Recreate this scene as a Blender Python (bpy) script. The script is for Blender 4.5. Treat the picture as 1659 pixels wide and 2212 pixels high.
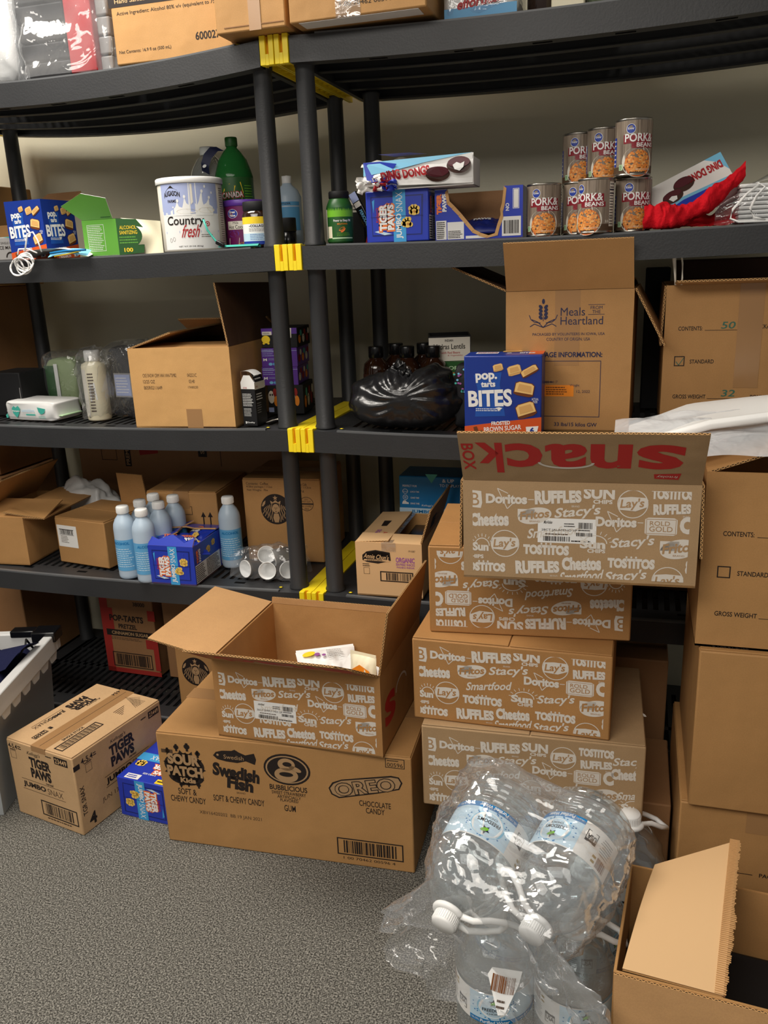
import bpy, bmesh, math, random
from mathutils import Vector, Matrix, noise
from math import sin, cos, pi, radians, sqrt, atan2, exp
D = bpy.data
SC = bpy.context.scene
COL = SC.collection
for _o in list(D.objects):
    D.objects.remove(_o)
random.seed(7)

# ------------------------------------------------------------------ camera
YAW, PITCH, ROLL = 0.2982, 0.2891, -0.0407
fwd = Vector((-sin(YAW) * cos(PITCH), cos(YAW) * cos(PITCH), -sin(PITCH)))
rgt = Vector((cos(YAW), sin(YAW), 0))
upv = rgt.cross(fwd)
r2 = cos(ROLL) * rgt + sin(ROLL) * upv
u2 = -sin(ROLL) * rgt + cos(ROLL) * upv
cam = D.cameras.new('camera')
cam.sensor_fit = 'HORIZONTAL'
cam.sensor_width = 36
cam.lens = 1803.03 * 36 / 1659
cam.clip_start = 0.05
camo = D.objects.new('camera', cam)
COL.objects.link(camo)
camo.matrix_world = Matrix(((r2.x, u2.x, -fwd.x, 0.7982), (r2.y, u2.y, -fwd.y, -1.9124), (r2.z, u2.z, -fwd.z, 1.3425), (0, 0, 0, 1)))
SC.camera = camo

# ------------------------------------------------------------------ light
W = D.worlds.new('world')
SC.world = W
W.use_nodes = True
bg = W.node_tree.nodes['Background']
bg.inputs[0].default_value = (1.0, 0.95, 0.88, 1)
bg.inputs[1].default_value = 0.25

def area(name, loc, sx, sy, power, col=(1, .94, .86), rot=(0, 0, 0)):
    l = D.lights.new(name, 'AREA')
    l.shape = 'RECTANGLE'
    l.size, l.size_y = sx, sy
    l.energy = power
    l.color = col
    o = D.objects.new(name, l)
    o.location = loc
    o.rotation_euler = rot
    COL.objects.link(o)
    return o
area('ceiling_lamp_light', (-0.75, -0.45, 2.58), 1.15, 0.55, 44)
area('ceiling_lamp_light', (-0.1, -2.7, 2.58), 2.4, 1.7, 112)
SC.view_settings.view_transform = 'Standard'
SC.view_settings.look = 'None'
SC.view_settings.gamma = 1
SC.view_settings.use_curve_mapping = False
SC.view_settings.exposure = -0.4
SC.cycles.transparent_max_bounces = 32
SC.cycles.max_bounces = 10

# ------------------------------------------------------------------ materials
MATS = {}

def srgb(r, g, b):
    f = lambda c: c / 12.92 if c <= .04045 else ((c + .055) / 1.055) ** 2.4
    return (f(r / 255), f(g / 255), f(b / 255), 1)

def newmat(name):
    m = D.materials.new(name)
    m.use_nodes = True
    n = m.node_tree.nodes
    MATS[name] = m
    return m, n, m.node_tree.links, n['Principled BSDF']

def plain(name, rgb, rough=.5, spec=.5, metal=0., var=0., vscale=8., bump=0., bscale=60., coat=0.):
    m, n, l, b = newmat(name)
    c = srgb(*rgb)
    b.inputs['Base Color'].default_value = c
    b.inputs['Roughness'].default_value = rough
    b.inputs['Specular IOR Level'].default_value = spec
    b.inputs['Metallic'].default_value = metal
    b.inputs['Coat Weight'].default_value = coat
    tc = None
    if var or bump:
        tc = n.new('ShaderNodeTexCoord')
    if var:
        t = n.new('ShaderNodeTexNoise')
        t.inputs['Scale'].default_value = vscale
        t.inputs['Detail'].default_value = 6
        l.new(tc.outputs['Object'], t.inputs['Vector'])
        r = n.new('ShaderNodeValToRGB')
        r.color_ramp.elements[0].position = .3
        r.color_ramp.elements[1].position = .7
        r.color_ramp.elements[0].color = tuple(x * (1 - var) for x in c[:3]) + (1,)
        r.color_ramp.elements[1].color = tuple(min(1, x * (1 + var)) for x in c[:3]) + (1,)
        l.new(t.outputs['Fac'], r.inputs['Fac'])
        l.new(r.outputs['Color'], b.inputs['Base Color'])
    if bump:
        t = n.new('ShaderNodeTexNoise')
        t.inputs['Scale'].default_value = bscale
        t.inputs['Detail'].default_value = 5
        l.new(tc.outputs['Object'], t.inputs['Vector'])
        bp = n.new('ShaderNodeBump')
        bp.inputs['Strength'].default_value = bump
        bp.inputs['Distance'].default_value = .01
        l.new(t.outputs['Fac'], bp.inputs['Height'])
        l.new(bp.outputs['Normal'], b.inputs['Normal'])
    return m

def cardboard(name, rgb, rough=.62):
    m, n, l, b = newmat(name)
    c = srgb(*rgb)
    b.inputs['Roughness'].default_value = rough
    b.inputs['Specular IOR Level'].default_value = .25
    tc = n.new('ShaderNodeTexCoord')
    t = n.new('ShaderNodeTexNoise')
    t.inputs['Scale'].default_value = 5
    t.inputs['Detail'].default_value = 8
    t.inputs['Roughness'].default_value = .65
    l.new(tc.outputs['Object'], t.inputs['Vector'])
    r = n.new('ShaderNodeValToRGB')
    r.color_ramp.elements[0].position = .28
    r.color_ramp.elements[1].position = .72
    r.color_ramp.elements[0].color = tuple(x * .9 for x in c[:3]) + (1,)
    r.color_ramp.elements[1].color = tuple(x * 1.08 for x in c[:3]) + (1,)
    l.new(t.outputs['Fac'], r.inputs['Fac'])
    f = n.new('ShaderNodeTexNoise')
    f.inputs['Scale'].default_value = 420
    f.inputs['Detail'].default_value = 2
    l.new(tc.outputs['Object'], f.inputs['Vector'])
    mx = n.new('ShaderNodeMixRGB')
    mx.blend_type = 'OVERLAY'
    mx.inputs[0].default_value = .12
    l.new(r.outputs['Color'], mx.inputs[1])
    l.new(f.outputs['Fac'], mx.inputs[2])
    l.new(mx.outputs[0], b.inputs['Base Color'])
    t2 = n.new('ShaderNodeTexNoise')
    t2.inputs['Scale'].default_value = 9
    t2.inputs['Detail'].default_value = 3
    l.new(tc.outputs['Object'], t2.inputs['Vector'])
    bp = n.new('ShaderNodeBump')
    bp.inputs['Strength'].default_value = .22
    bp.inputs['Distance'].default_value = .02
    l.new(t2.outputs['Fac'], bp.inputs['Height'])
    l.new(bp.outputs['Normal'], b.inputs['Normal'])
    return m

def flute_edge(name, rgb):
    # cut corrugated edge: zig-zag medium between two liners, in the panel's own coordinates (y = thickness)
    m, n, l, b = newmat(name)
    c = srgb(*rgb)
    b.inputs['Roughness'].default_value = .8
    b.inputs['Specular IOR Level'].default_value = .1
    tc = n.new('ShaderNodeTexCoord')
    sp = n.new('ShaderNodeSeparateXYZ')
    l.new(tc.outputs['Object'], sp.inputs[0])

    def M(op, a, bb=None):
        q = n.new('ShaderNodeMath')
        q.operation = op
        for i, v in enumerate((a, bb)):
            if v is None:
                continue
            if isinstance(v, (int, float)):
                q.inputs[i].default_value = v
            else:
                l.new(v, q.inputs[i])
        return q.outputs[0]
    s = M('ADD', sp.outputs['X'], M('MULTIPLY', sp.outputs['Z'], 1.0))
    zig = M('PINGPONG', s, .004)                 # 0..0.004
    zig = M('ADD', M('MULTIPLY', zig, .75), .0005)
    d = M('ABSOLUTE', M('SUBTRACT', zig, sp.outputs['Y']))
    near = M('LESS_THAN', d, .0008)
    lin = M('GREATER_THAN', M('ABSOLUTE', M('SUBTRACT', sp.outputs['Y'], .002)), .00145)
    fac = M('MAXIMUM', near, lin)
    mx = n.new('ShaderNodeMixRGB')
    mx.inputs[1].default_value = (.03, .018, .01, 1)
    mx.inputs[2].default_value = c
    l.new(fac, mx.inputs[0])
    l.new(mx.outputs[0], b.inputs['Base Color'])
    return m

def film(name, tint=(.96, .97, .98), milk=.05, rough=.07, base=.04, edge=.75, bump=.0, bscale=25., milkcol=(.9, .92, .95)):
    m, n, l, b = newmat(name)
    n.remove(b)
    out = n['Material Output']
    tr = n.new('ShaderNodeBsdfTransparent')
    tr.inputs[0].default_value = tint + (1,)
    gl = n.new('ShaderNodeBsdfGlossy')
    gl.inputs['Roughness'].default_value = rough
    gl.inputs[0].default_value = (1, 1, 1, 1)
    di = n.new('ShaderNodeBsdfDiffuse')
    di.inputs[0].default_value = milkcol + (1,)
    lw = n.new('ShaderNodeLayerWeight')
    lw.inputs['Blend'].default_value = .25
    mr = n.new('ShaderNodeMapRange')
    mr.inputs['To Min'].default_value = base
    mr.inputs['To Max'].default_value = edge
    l.new(lw.outputs['Facing'], mr.inputs['Value'])
    m1 = n.new('ShaderNodeMixShader')
    m1.inputs[0].default_value = milk
    l.new(tr.outputs[0], m1.inputs[1])
    l.new(di.outputs[0], m1.inputs[2])
    m2 = n.new('ShaderNodeMixShader')
    l.new(mr.outputs[0], m2.inputs[0])
    l.new(m1.outputs[0], m2.inputs[1])
    l.new(gl.outputs[0], m2.inputs[2])
    l.new(m2.outputs[0], out.inputs['Surface'])
    if bump:
        tc = n.new('ShaderNodeTexCoord')
        t = n.new('ShaderNodeTexNoise')
        t.inputs['Scale'].default_value = bscale
        t.inputs['Detail'].default_value = 3
        t.inputs['Distortion'].default_value = 1.2
        l.new(tc.outputs['Object'], t.inputs['Vector'])
        bp = n.new('ShaderNodeBump')
        bp.inputs['Strength'].default_value = bump
        bp.inputs['Distance'].default_value = .02
        l.new(t.outputs['Fac'], bp.inputs['Height'])
        for q in (gl, di, lw):
            l.new(bp.outputs['Normal'], q.inputs['Normal'])
    return m

cardboard('card', (178, 134, 84))
cardboard('card_gold', (208, 162, 104))
cardboard('card_top', (186, 142, 90))
cardboard('card_snack', (172, 126, 76))
cardboard('card_grey', (168, 138, 102))
cardboard('card_light', (200, 164, 122))
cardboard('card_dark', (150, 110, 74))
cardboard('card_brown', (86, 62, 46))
cardboard('card_inside', (196, 152, 104))
plain('card_cut', (205, 160, 108), .85, .1)
flute_edge('flute', (200, 156, 104))
plain('print_white', (216, 208, 197), .6, .3)
plain('ink', (38, 30, 27), .6, .3)
plain('ink_soft', (84, 64, 47), .6, .3)
plain('ink_navy', (42, 44, 74), .6, .3)
plain('ink_red', (186, 42, 40), .55, .3)
plain('ink_green', (60, 108, 92), .6, .3)
plain('ink_purple', (150, 84, 150), .6, .3)
plain('ink_tan', (172, 126, 76), .6, .25)
plain('ink_tan2', (172, 138, 100), .6, .25)
plain('paper', (232, 230, 226), .55, .3)
plain('white', (238, 238, 236), .4, .4)
plain('offwhite', (228, 222, 208), .5, .4)
plain('orange_sticker', (242, 142, 34), .5, .4)
plain('black_plastic', (44, 45, 47), .46, .5, var=.12, vscale=7, bump=.06, bscale=220)
plain('black_lip', (92, 94, 96), .45, .5, var=.1)
plain('slot_dark', (10, 10, 10), .9, .1)
plain('yellow_plastic', (255, 228, 36), .42, .5, bump=.03, bscale=120)
plain('yellow_dark', (224, 156, 14), .6, .3)
plain('tiger_blue', (34, 58, 178), .34, .5, coat=.15)
plain('tiger_dark', (20, 34, 112), .4, .5)
plain('tiger_light', (62, 160, 220), .4, .5)
plain('tiger_orange', (244, 122, 48), .4, .5)
plain('cookie', (236, 198, 96), .5, .4)
plain('cookie_dark', (190, 130, 52), .5, .4)
plain('pop_blue', (20, 52, 142), .36, .5, coat=.1)
plain('pop_blue2', (30, 82, 172), .36, .5)
plain('pop_orange', (208, 84, 34), .4, .5)
plain('pastry', (214, 166, 100), .5, .4)
plain('pastry_light', (236, 196, 124), .5, .4)
plain('pastry_dark', (108, 56, 24), .6, .3)
plain('yellow_print', (250, 214, 50), .4, .4)
plain('green_box', (98, 164, 62), .4, .5)
plain('green_deep', (34, 88, 34), .4, .5)
plain('teal', (66, 176, 160), .45, .5)
plain('red_cloth', (205, 24, 36), .85, .1, var=.12, vscale=40, bump=.3, bscale=160)
plain('red', (176, 34, 40), .5, .4)
plain('navy', (22, 28, 62), .5, .4)
plain('choc', (62, 34, 26), .5, .4)
plain('sky_print', (120, 190, 224), .4, .5)
plain('lavender', (168, 180, 220), .4, .4)
plain('steel', (176, 172, 164), .28, .5, metal=1.)
plain('can_red', (136, 26, 40), .4, .4)
plain('bean', (232, 142, 62), .5, .4)
plain('bean2', (206, 104, 40), .5, .4)
plain('bean3', (244, 176, 100), .5, .4)
plain('can_blue', (34, 62, 160), .4, .4)
plain('mint', (190, 222, 178), .5, .3)
plain('black_gloss', (16, 16, 18), .22, .5)
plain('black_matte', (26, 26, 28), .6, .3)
plain('grey_box', (150, 148, 146), .5, .4)
plain('purple', (92, 52, 150), .4, .4)
plain('plum', (104, 22, 84), .35, .5)
plain('maroon', (84, 30, 40), .4, .4)
plain('amber_glass', (44, 24, 14), .12, .6, coat=.4)
plain('lime', (120, 190, 50), .3, .5)
plain('olive_wall', (218, 212, 188), .36, .4, bump=.05, bscale=90)
plain('cream', (238, 230, 200), .4, .5)
plain('fabric_navy', (30, 33, 62), .9, .1, bump=.3, bscale=90)
plain('liner_green', (150, 168, 120), .5, .4)
plain('blue_label', (96, 166, 214), .45, .4)
plain('pale_blue', (196, 222, 238), .45, .4)
plain('band_blue', (22, 120, 182), .45, .4)
plain('brown_print', (120, 70, 30), .5, .3)
plain('tape', (166, 126, 84), .2, .6)
plain('banana_yellow', (158, 128, 40), .6, .2)
plain('dark_red', (150, 44, 40), .6, .2)
plain('cereal_red', (156, 46, 40), .6, .25)
plain('ceiling_white', (225, 222, 214), .8, .2)
plain('kraft_light', (214, 176, 130), .7, .2)

def emission(name, col, s):
    m, n, l, b = newmat(name)
    b.inputs['Emission Color'].default_value = col + (1,)
    b.inputs['Emission Strength'].default_value = s
    return m
emission('lamp_glow', (1, .92, .82), 4)

# bin plastic and liquids: translucent
def translucent(name, rgb, trans=.5, rough=.35):
    m, n, l, b = newmat(name)
    out = n['Material Output']
    b.inputs['Base Color'].default_value = srgb(*rgb)
    b.inputs['Roughness'].default_value = rough
    t = n.new('ShaderNodeBsdfTransparent')
    t.inputs[0].default_value = srgb(*rgb)
    mx = n.new('ShaderNodeMixShader')
    mx.inputs[0].default_value = trans
    l.new(b.outputs[0], mx.inputs[1])
    l.new(t.outputs[0], mx.inputs[2])
    l.new(mx.outputs[0], out.inputs['Surface'])
    return m
translucent('frost_blue', (196, 216, 234), .2, .35)
translucent('bin_clear', (206, 210, 212), .45, .3)
translucent('bin_rim', (232, 232, 230), .2, .35)
translucent('soda_green', (60, 150, 76), .62, .08)
translucent('soda_liquid', (150, 170, 30), .3, .1)
translucent('white_bag', (232, 232, 230), .3, .35)
film('film_clear', milk=.04, rough=.08, base=.05, edge=.7, bump=.35, bscale=22)
film('film_soft', milk=.06, rough=.1, base=.04, edge=.5, bump=.3, bscale=18)
film('film_wrap', milk=.10, rough=.07, base=.06, edge=.8, bump=.38, bscale=8)
film('jug_clear', (.93, .96, .97), milk=.05, rough=.04, base=.05, edge=.8)
film('jug_grey', (.8, .82, .82), milk=.22, rough=.08, base=.06, edge=.7, milkcol=(.6, .62, .62))
film('film_white', (.95, .95, .95), milk=.5, rough=.15, base=.06, edge=.5, bump=.5, bscale=14)
plain('trash_black', (26, 26, 28), .27, .6, bump=.5, bscale=16)

def carpet(name):
    m, n, l, b = newmat(name)
    b.inputs['Roughness'].default_value = .95
    b.inputs['Specular IOR Level'].default_value = .1
    tc = n.new('ShaderNodeTexCoord')
    t = n.new('ShaderNodeTexNoise')
    t.inputs['Scale'].default_value = 300
    t.inputs['Detail'].default_value = 3
    l.new(tc.outputs['Object'], t.inputs['Vector'])
    r = n.new('ShaderNodeValToRGB')
    e = r.color_ramp.elements
    e[0].position, e[0].color = .36, srgb(60, 58, 54)
    e[1].position, e[1].color = .66, srgb(166, 163, 154)
    k = e.new(.5)
    k.color = srgb(107, 105, 99)
    l.new(t.outputs['Fac'], r.inputs['Fac'])
    t2 = n.new('ShaderNodeTexNoise')
    t2.inputs['Scale'].default_value = 80
    t2.inputs['Detail'].default_value = 4
    l.new(tc.outputs['Object'], t2.inputs['Vector'])
    mx = n.new('ShaderNodeMixRGB')
    mx.blend_type = 'OVERLAY'
    mx.inputs[0].default_value = .3
    l.new(r.outputs['Color'], mx.inputs[1])
    l.new(t2.outputs['Fac'], mx.inputs[2])
    l.new(mx.outputs[0], b.inputs['Base Color'])
    bp = n.new('ShaderNodeBump')
    bp.inputs['Strength'].default_value = .7
    bp.inputs['Distance'].default_value = .006
    l.new(t.outputs['Fac'], bp.inputs['Height'])
    l.new(bp.outputs['Normal'], b.inputs['Normal'])
    return m
carpet('carpet')

def woodlabel(name):
    m, n, l, b = newmat(name)
    b.inputs['Roughness'].default_value = .4
    tc = n.new('ShaderNodeTexCoord')
    mp = n.new('ShaderNodeMapping')
    mp.inputs['Scale'].default_value = (60, 60, 5)
    l.new(tc.outputs['Object'], mp.inputs[0])
    t = n.new('ShaderNodeTexNoise')
    t.inputs['Scale'].default_value = 2
    t.inputs['Detail'].default_value = 7
    l.new(mp.outputs[0], t.inputs['Vector'])
    r = n.new('ShaderNodeValToRGB')
    e = r.color_ramp.elements
    e[0].position, e[0].color = .3, srgb(92, 78, 66)
    e[1].position, e[1].color = .7, srgb(172, 156, 138)
    l.new(t.outputs['Fac'], r.inputs['Fac'])
    l.new(r.outputs['Color'], b.inputs['Base Color'])
woodlabel('wood_label')

# ------------------------------------------------------------------ mesh builder
def V(*a):
    return Vector(a)

class MB:
    def __init__(s):
        s.bm = bmesh.new()
        s.ms = []

    def mi(s, m):
        if m not in s.ms:
            s.ms.append(m)
        return s.ms.index(m)

    def face(s, pts, m, smooth=False):
        try:
            f = s.bm.faces.new([s.bm.verts.new(p) for p in pts])
        except ValueError:
            return None
        f.material_index = s.mi(m)
        f.smooth = smooth
        return f

    def box(s, a, b, m, bev=0, seg=2, M=None):
        x0, y0, z0 = a
        x1, y1, z1 = b
        vs = [s.bm.verts.new(p) for p in ((x0, y0, z0), (x1, y0, z0), (x1, y1, z0), (x0, y1, z0), (x0, y0, z1), (x1, y0, z1), (x1, y1, z1), (x0, y1, z1))]
        fs = [s.bm.faces.new([vs[i] for i in q]) for q in ((3, 2, 1, 0), (4, 5, 6, 7), (0, 1, 5, 4), (1, 2, 6, 5), (2, 3, 7, 6), (3, 0, 4, 7))]
        k = s.mi(m)
        for f in fs:
            f.material_index = k
        if M is not None:
            for v in vs:
                v.co = M @ v.co
        if bev:
            es = list({e for f in fs for e in f.edges})
            r = bmesh.ops.bevel(s.bm, geom=es, offset=bev, segments=seg, affect='EDGES', profile=.5)
            for f in r['faces']:
                f.material_index = k
                f.smooth = True

    def grid(s, fn, nu, nv, m, smooth=True, closeu=False, flip=False):
        vs = [[s.bm.verts.new(fn(i / (nu if closeu else nu - 1), j / (nv - 1))) for i in range(nu)] for j in range(nv)]
        k = s.mi(m)
        for j in range(nv - 1):
            for i in range(nu if closeu else nu - 1):
                q = [vs[j][i], vs[j][(i + 1) % nu], vs[j + 1][(i + 1) % nu], vs[j + 1][i]]
                if flip:
                    q.reverse()
                try:
                    f = s.bm.faces.new(q)
                except ValueError:
                    continue
                f.material_index = k
                f.smooth = smooth
        return vs

    def lathe(s, prof, m, n=32, c=(0, 0, 0), a0=0, a1=2 * pi, smooth=True, cap=True):
        full = abs(a1 - a0 - 2 * pi) < 1e-6
        cols = n if full else n + 1
        k = s.mi(m)
        rows = []
        for (r, z) in prof:
            if r < 1e-6:
                rows.append([s.bm.verts.new((c[0], c[1], c[2] + z))])
            else:
                rows.append([s.bm.verts.new((c[0] + r * cos(a0 + (a1 - a0) * i / n), c[1] + r * sin(a0 + (a1 - a0) * i / n), c[2] + z)) for i in range(cols)])
        for a, b in zip(rows, rows[1:]):
            for i in range(n):
                j = (i + 1) % cols
                if len(a) == 1 and len(b) == 1:
                    continue
                if len(a) == 1:
                    q = [a[0], b[j], b[i]]
                elif len(b) == 1:
                    q = [a[i], a[j], b[0]]
                else:
                    q = [a[i], a[j], b[j], b[i]]
                f = s.bm.faces.new(q)
                f.material_index = k
                f.smooth = smooth

    def tube(s, pts, r, m, n=10, caps=True, rad=None):
        pts = [Vector(p) for p in pts]
        k = s.mi(m)
        rings = []
        up = Vector((0, 0, 1))
        for i, p in enumerate(pts):
            t = (pts[min(i + 1, len(pts) - 1)] - pts[max(i - 1, 0)]).normalized()
            a = t.cross(up)
            if a.length < 1e-3:
                a = t.cross(Vector((0, 1, 0)))
            a.normalize()
            b = a.cross(t).normalized()
            rr = r if rad is None else rad[i]
            rings.append([s.bm.verts.new(p + rr * (cos(2 * pi * j / n) * a + sin(2 * pi * j / n) * b)) for j in range(n)])
        for A, B in zip(rings, rings[1:]):
            for j in range(n):
                f = s.bm.faces.new([A[j], A[(j + 1) % n], B[(j + 1) % n], B[j]])
                f.material_index = k
                f.smooth = True
        if caps:
            for R in (rings[0], rings[-1][::-1]):
                f = s.bm.faces.new(R[::-1])
                f.material_index = k

    def prism(s, poly, t, m, edge=None, fn=None):
        # poly in (x,z); extruded along y from 0 to t
        fn = fn or (lambda x, y, z: (x, y, z))
        a = [s.bm.verts.new(fn(x, 0, z)) for x, z in poly]
        b = [s.bm.verts.new(fn(x, t, z)) for x, z in poly]
        k = s.mi(m if not isinstance(m, tuple) else m[0])
        k2 = s.mi(m if not isinstance(m, tuple) else m[1])
        f = s.bm.faces.new(a)
        f.material_index = k
        f = s.bm.faces.new(b[::-1])
        f.material_index = k2
        e = s.mi(edge or (m if not isinstance(m, tuple) else m[0]))
        for i in range(len(poly)):
            j = (i + 1) % len(poly)
            f = s.bm.faces.new([a[j], a[i], b[i], b[j]])
            f.material_index = e

    def build(s, name, parent=None, loc=None, rot=None, mtx=None, weld=False):
        if weld:
            bmesh.ops.remove_doubles(s.bm, verts=s.bm.verts, dist=1e-5)
        bmesh.ops.recalc_face_normals(s.bm, faces=s.bm.faces) if weld else None
        me = D.meshes.new(name)
        s.bm.to_mesh(me)
        s.bm.free()
        for m in s.ms:
            me.materials.append(MATS[m])
        o = D.objects.new(name, me)
        COL.objects.link(o)
        if parent is not None:
            o.parent = parent
        if mtx is not None:
            o.matrix_local = mtx
        if loc is not None:
            o.location = loc
        if rot is not None:
            o.rotation_euler = rot
        return o

def tag(o, label, cat, group=None, kind=None):
    o['label'] = label
    o['category'] = cat
    if group:
        o['group'] = group
    if kind:
        o['kind'] = kind
    return o

def thing(name, label, cat, loc=(0, 0, 0), rz=0, group=None, rot=None):
    o = D.objects.new(name, None)
    o.empty_display_size = .05
    COL.objects.link(o)
    o.location = loc
    o.rotation_euler = rot or (0, 0, rz)
    return tag(o, label, cat, group)

def struct(o):
    o['kind'] = 'structure'
    return o

def copy_thing(o, loc, rz=0, label=None, group=None, rot=None):
    c = o.copy()
    COL.objects.link(c)
    c.location = loc
    c.rotation_euler = rot or (0, 0, rz)
    if label:
        c['label'] = label
    if group:
        c['group'] = group
    for ch in list(o.children):
        d = ch.copy()
        COL.objects.link(d)
        d.parent = c
        for g in list(ch.children):
            e = g.copy()
            COL.objects.link(e)
            e.parent = d
    return c

# ------------------------------------------------------------------ printing
GL = {}

def glyph(s, bold):
    key = (s, bold)
    if key in GL:
        return GL[key]
    cu = D.curves.new('lettering', 'FONT')
    cu.body = s
    cu.size = 1
    cu.offset = bold
    cu.resolution_u = 3
    cu.space_line = .95
    cu.align_x = 'CENTER'
    ob = D.objects.new('lettering', cu)
    me = ob.to_mesh()
    vs = [(v.co.x, v.co.y) for v in me.vertices]
    fs = [tuple(p.vertices) for p in me.polygons]
    ob.to_mesh_clear()
    D.objects.remove(ob)
    D.curves.remove(cu)
    if not vs:
        vs = [(0, 0)]
    x0 = min(v[0] for v in vs)
    x1 = max(v[0] for v in vs)
    y0 = min(v[1] for v in vs)
    y1 = max(v[1] for v in vs)
    sx = max(x1 - x0, 1e-4)
    sy = max(y1 - y0, 1e-4)
    GL[key] = ([((a - x0) / sx - .5, (b - y0) / sy - .5) for a, b in vs], fs)
    return GL[key]

class PR:
    """flat artwork: polygons in print units"""
    def __init__(s):
        s.p = []

    def text(s, t, cx, cy, w, h, m, bold=0., shear=0., rot=0., bend=0., lift=1, taper=0.):
        vs, fs = glyph(t, bold)
        c, sn = cos(radians(rot)), sin(radians(rot))
        out = []
        for a, b in vs:
            x = a * w + shear * b * h
            y = b * h * (1 + taper * a * 2) + bend * h * (1 - (2 * a) ** 2)
            out.append((cx + c * x - sn * y, cy + sn * x + c * y))
        s.p.append((out, fs, m, lift))
        return s

    def poly(s, pts, m, lift=1):
        s.p.append((list(pts), [tuple(range(len(pts)))], m, lift))
        return s

    def rect(s, x0, y0, x1, y1, m, lift=1, n=1):
        vs = []
        for i in range(n + 1):
            x = x0 + (x1 - x0) * i / n
            vs += [(x, y0), (x, y1)]
        s.p.append((vs, [(2 * i, 2 * i + 2, 2 * i + 3, 2 * i + 1) for i in range(n)], m, lift))
        return s

    def ell(s, cx, cy, a, b, m, lift=1, n=28, rot=0., a0=0, a1=360):
        c, sn = cos(radians(rot)), sin(radians(rot))
        pts = []
        for i in range(n):
            t = radians(a0 + (a1 - a0) * i / n)
            x, y = a * cos(t), b * sin(t)
            pts.append((cx + c * x - sn * y, cy + sn * x + c * y))
        return s.poly(pts, m, lift)

    def ring(s, cx, cy, a, b, th, m, lift=1, n=32, a0=0, a1=360):
        vs, fs = [], []
        for i in range(n + 1):
            t = radians(a0 + (a1 - a0) * i / n)
            vs += [(cx + a * cos(t), cy + b * sin(t)), (cx + (a - th) * cos(t), cy + (b - th) * sin(t))]
        for i in range(n):
            fs.append((2 * i, 2 * i + 2, 2 * i + 3, 2 * i + 1))
        s.p.append((vs, fs, m, lift))
        return s

    def line(s, pts, th, m, lift=1):
        for (x0, y0), (x1, y1) in zip(pts, pts[1:]):
            dx, dy = x1 - x0, y1 - y0
            L = sqrt(dx * dx + dy * dy) or 1
            nx, ny = -dy / L * th / 2, dx / L * th / 2
            s.poly([(x0 - nx, y0 - ny), (x1 - nx, y1 - ny), (x1 + nx, y1 + ny), (x0 + nx, y0 + ny)], m, lift)
        return s

    def frame(s, x0, y0, x1, y1, th, m, lift=1):
        s.rect(x0, y0, x1, y0 + th, m, lift)
        s.rect(x0, y1 - th, x1, y1, m, lift)
        s.rect(x0, y0 + th, x0 + th, y1 - th, m, lift)
        s.rect(x1 - th, y0 + th, x1, y1 - th, m, lift)
        return s

    def bars(s, x0, y0, x1, y1, m, seed=1, n=34, lift=1):
        rr = random.Random(seed)
        x = x0
        u = (x1 - x0) / (n * 2.4)
        while x < x1 - u:
            w = u * rr.choice((.7, .7, 1.3, 2, 2.8))
            s.rect(x, y0, min(x + w, x1), y1, m, lift)
            x += w + u * rr.choice((.8, .8, 1.5, 2.2))
        return s

    def greek(s, x0, y0, x1, y1, rows, m, seed=3, fill=.45, lift=1):
        # lines of print too small to read in the photograph
        rr = random.Random(seed)
        st = (y1 - y0) / rows
        for i in range(rows):
            y = y1 - (i + 1) * st
            x = x0
            e = x0 + (x1 - x0) * rr.uniform(.75, 1)
            while x < e:
                w = (x1 - x0) * rr.uniform(.04, .12)
                s.rect(x, y + st * (.5 - fill / 2), min(x + w, e), y + st * (.5 + fill / 2), m, lift)
                x += w + (x1 - x0) * .018
        return s

    def add(s, o, dx=0, dy=0, k=1., ky=None, rot=0):
        ky = ky or k
        c, sn = cos(radians(rot)), sin(radians(rot))
        for vs, fs, m, lf in o.p:
            s.p.append(([(dx + c * x * k - sn * y * ky, dy + sn * x * k + c * y * ky) for x, y in vs], fs, m, lf))
        return s

    def clipped(s, x0, y0, x1, y1):
        q = PR()
        for vs, fs, m, lf in s.p:
            xs = [v[0] for v in vs]
            ys = [v[1] for v in vs]
            if min(xs) >= x0 and max(xs) <= x1 and min(ys) >= y0 and max(ys) <= y1:
                q.p.append((vs, fs, m, lf))
                continue
            if max(xs) <= x0 or min(xs) >= x1 or max(ys) <= y0 or min(ys) >= y1:
                continue
            b = bmesh.new()
            bv = [b.verts.new((x, y, 0)) for x, y in vs]
            for f in fs:
                try:
                    b.faces.new([bv[i] for i in f])
                except ValueError:
                    pass
            for co, no in (((x0, 0, 0), (-1, 0, 0)), ((x1, 0, 0), (1, 0, 0)), ((0, y0, 0), (0, -1, 0)), ((0, y1, 0), (0, 1, 0))):
                bmesh.ops.bisect_plane(b, geom=list(b.verts) + list(b.edges) + list(b.faces), plane_co=co, plane_no=no, clear_outer=True)
            b.verts.index_update()
            q.p.append(([(v.co.x, v.co.y) for v in b.verts], [tuple(v.index for v in f.verts) for f in b.faces], m, lf))
            b.free()
        return q

    def place(s, mb, fr, k=.001, dx=0, dy=0, step=.00035, rot=0):
        """print units * k = metres on the face"""
        c, sn = cos(radians(rot)), sin(radians(rot))
        for vs, fs, m, lf in s.p:
            bv = [mb.bm.verts.new(fr(dx + (c * x - sn * y) * k, dy + (sn * x + c * y) * k, step * lf)) for x, y in vs]
            i = mb.mi(m)
            for f in fs:
                try:
                    q = mb.bm.faces.new([bv[j] for j in f])
                except ValueError:
                    continue
                q.material_index = i
        return s

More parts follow.
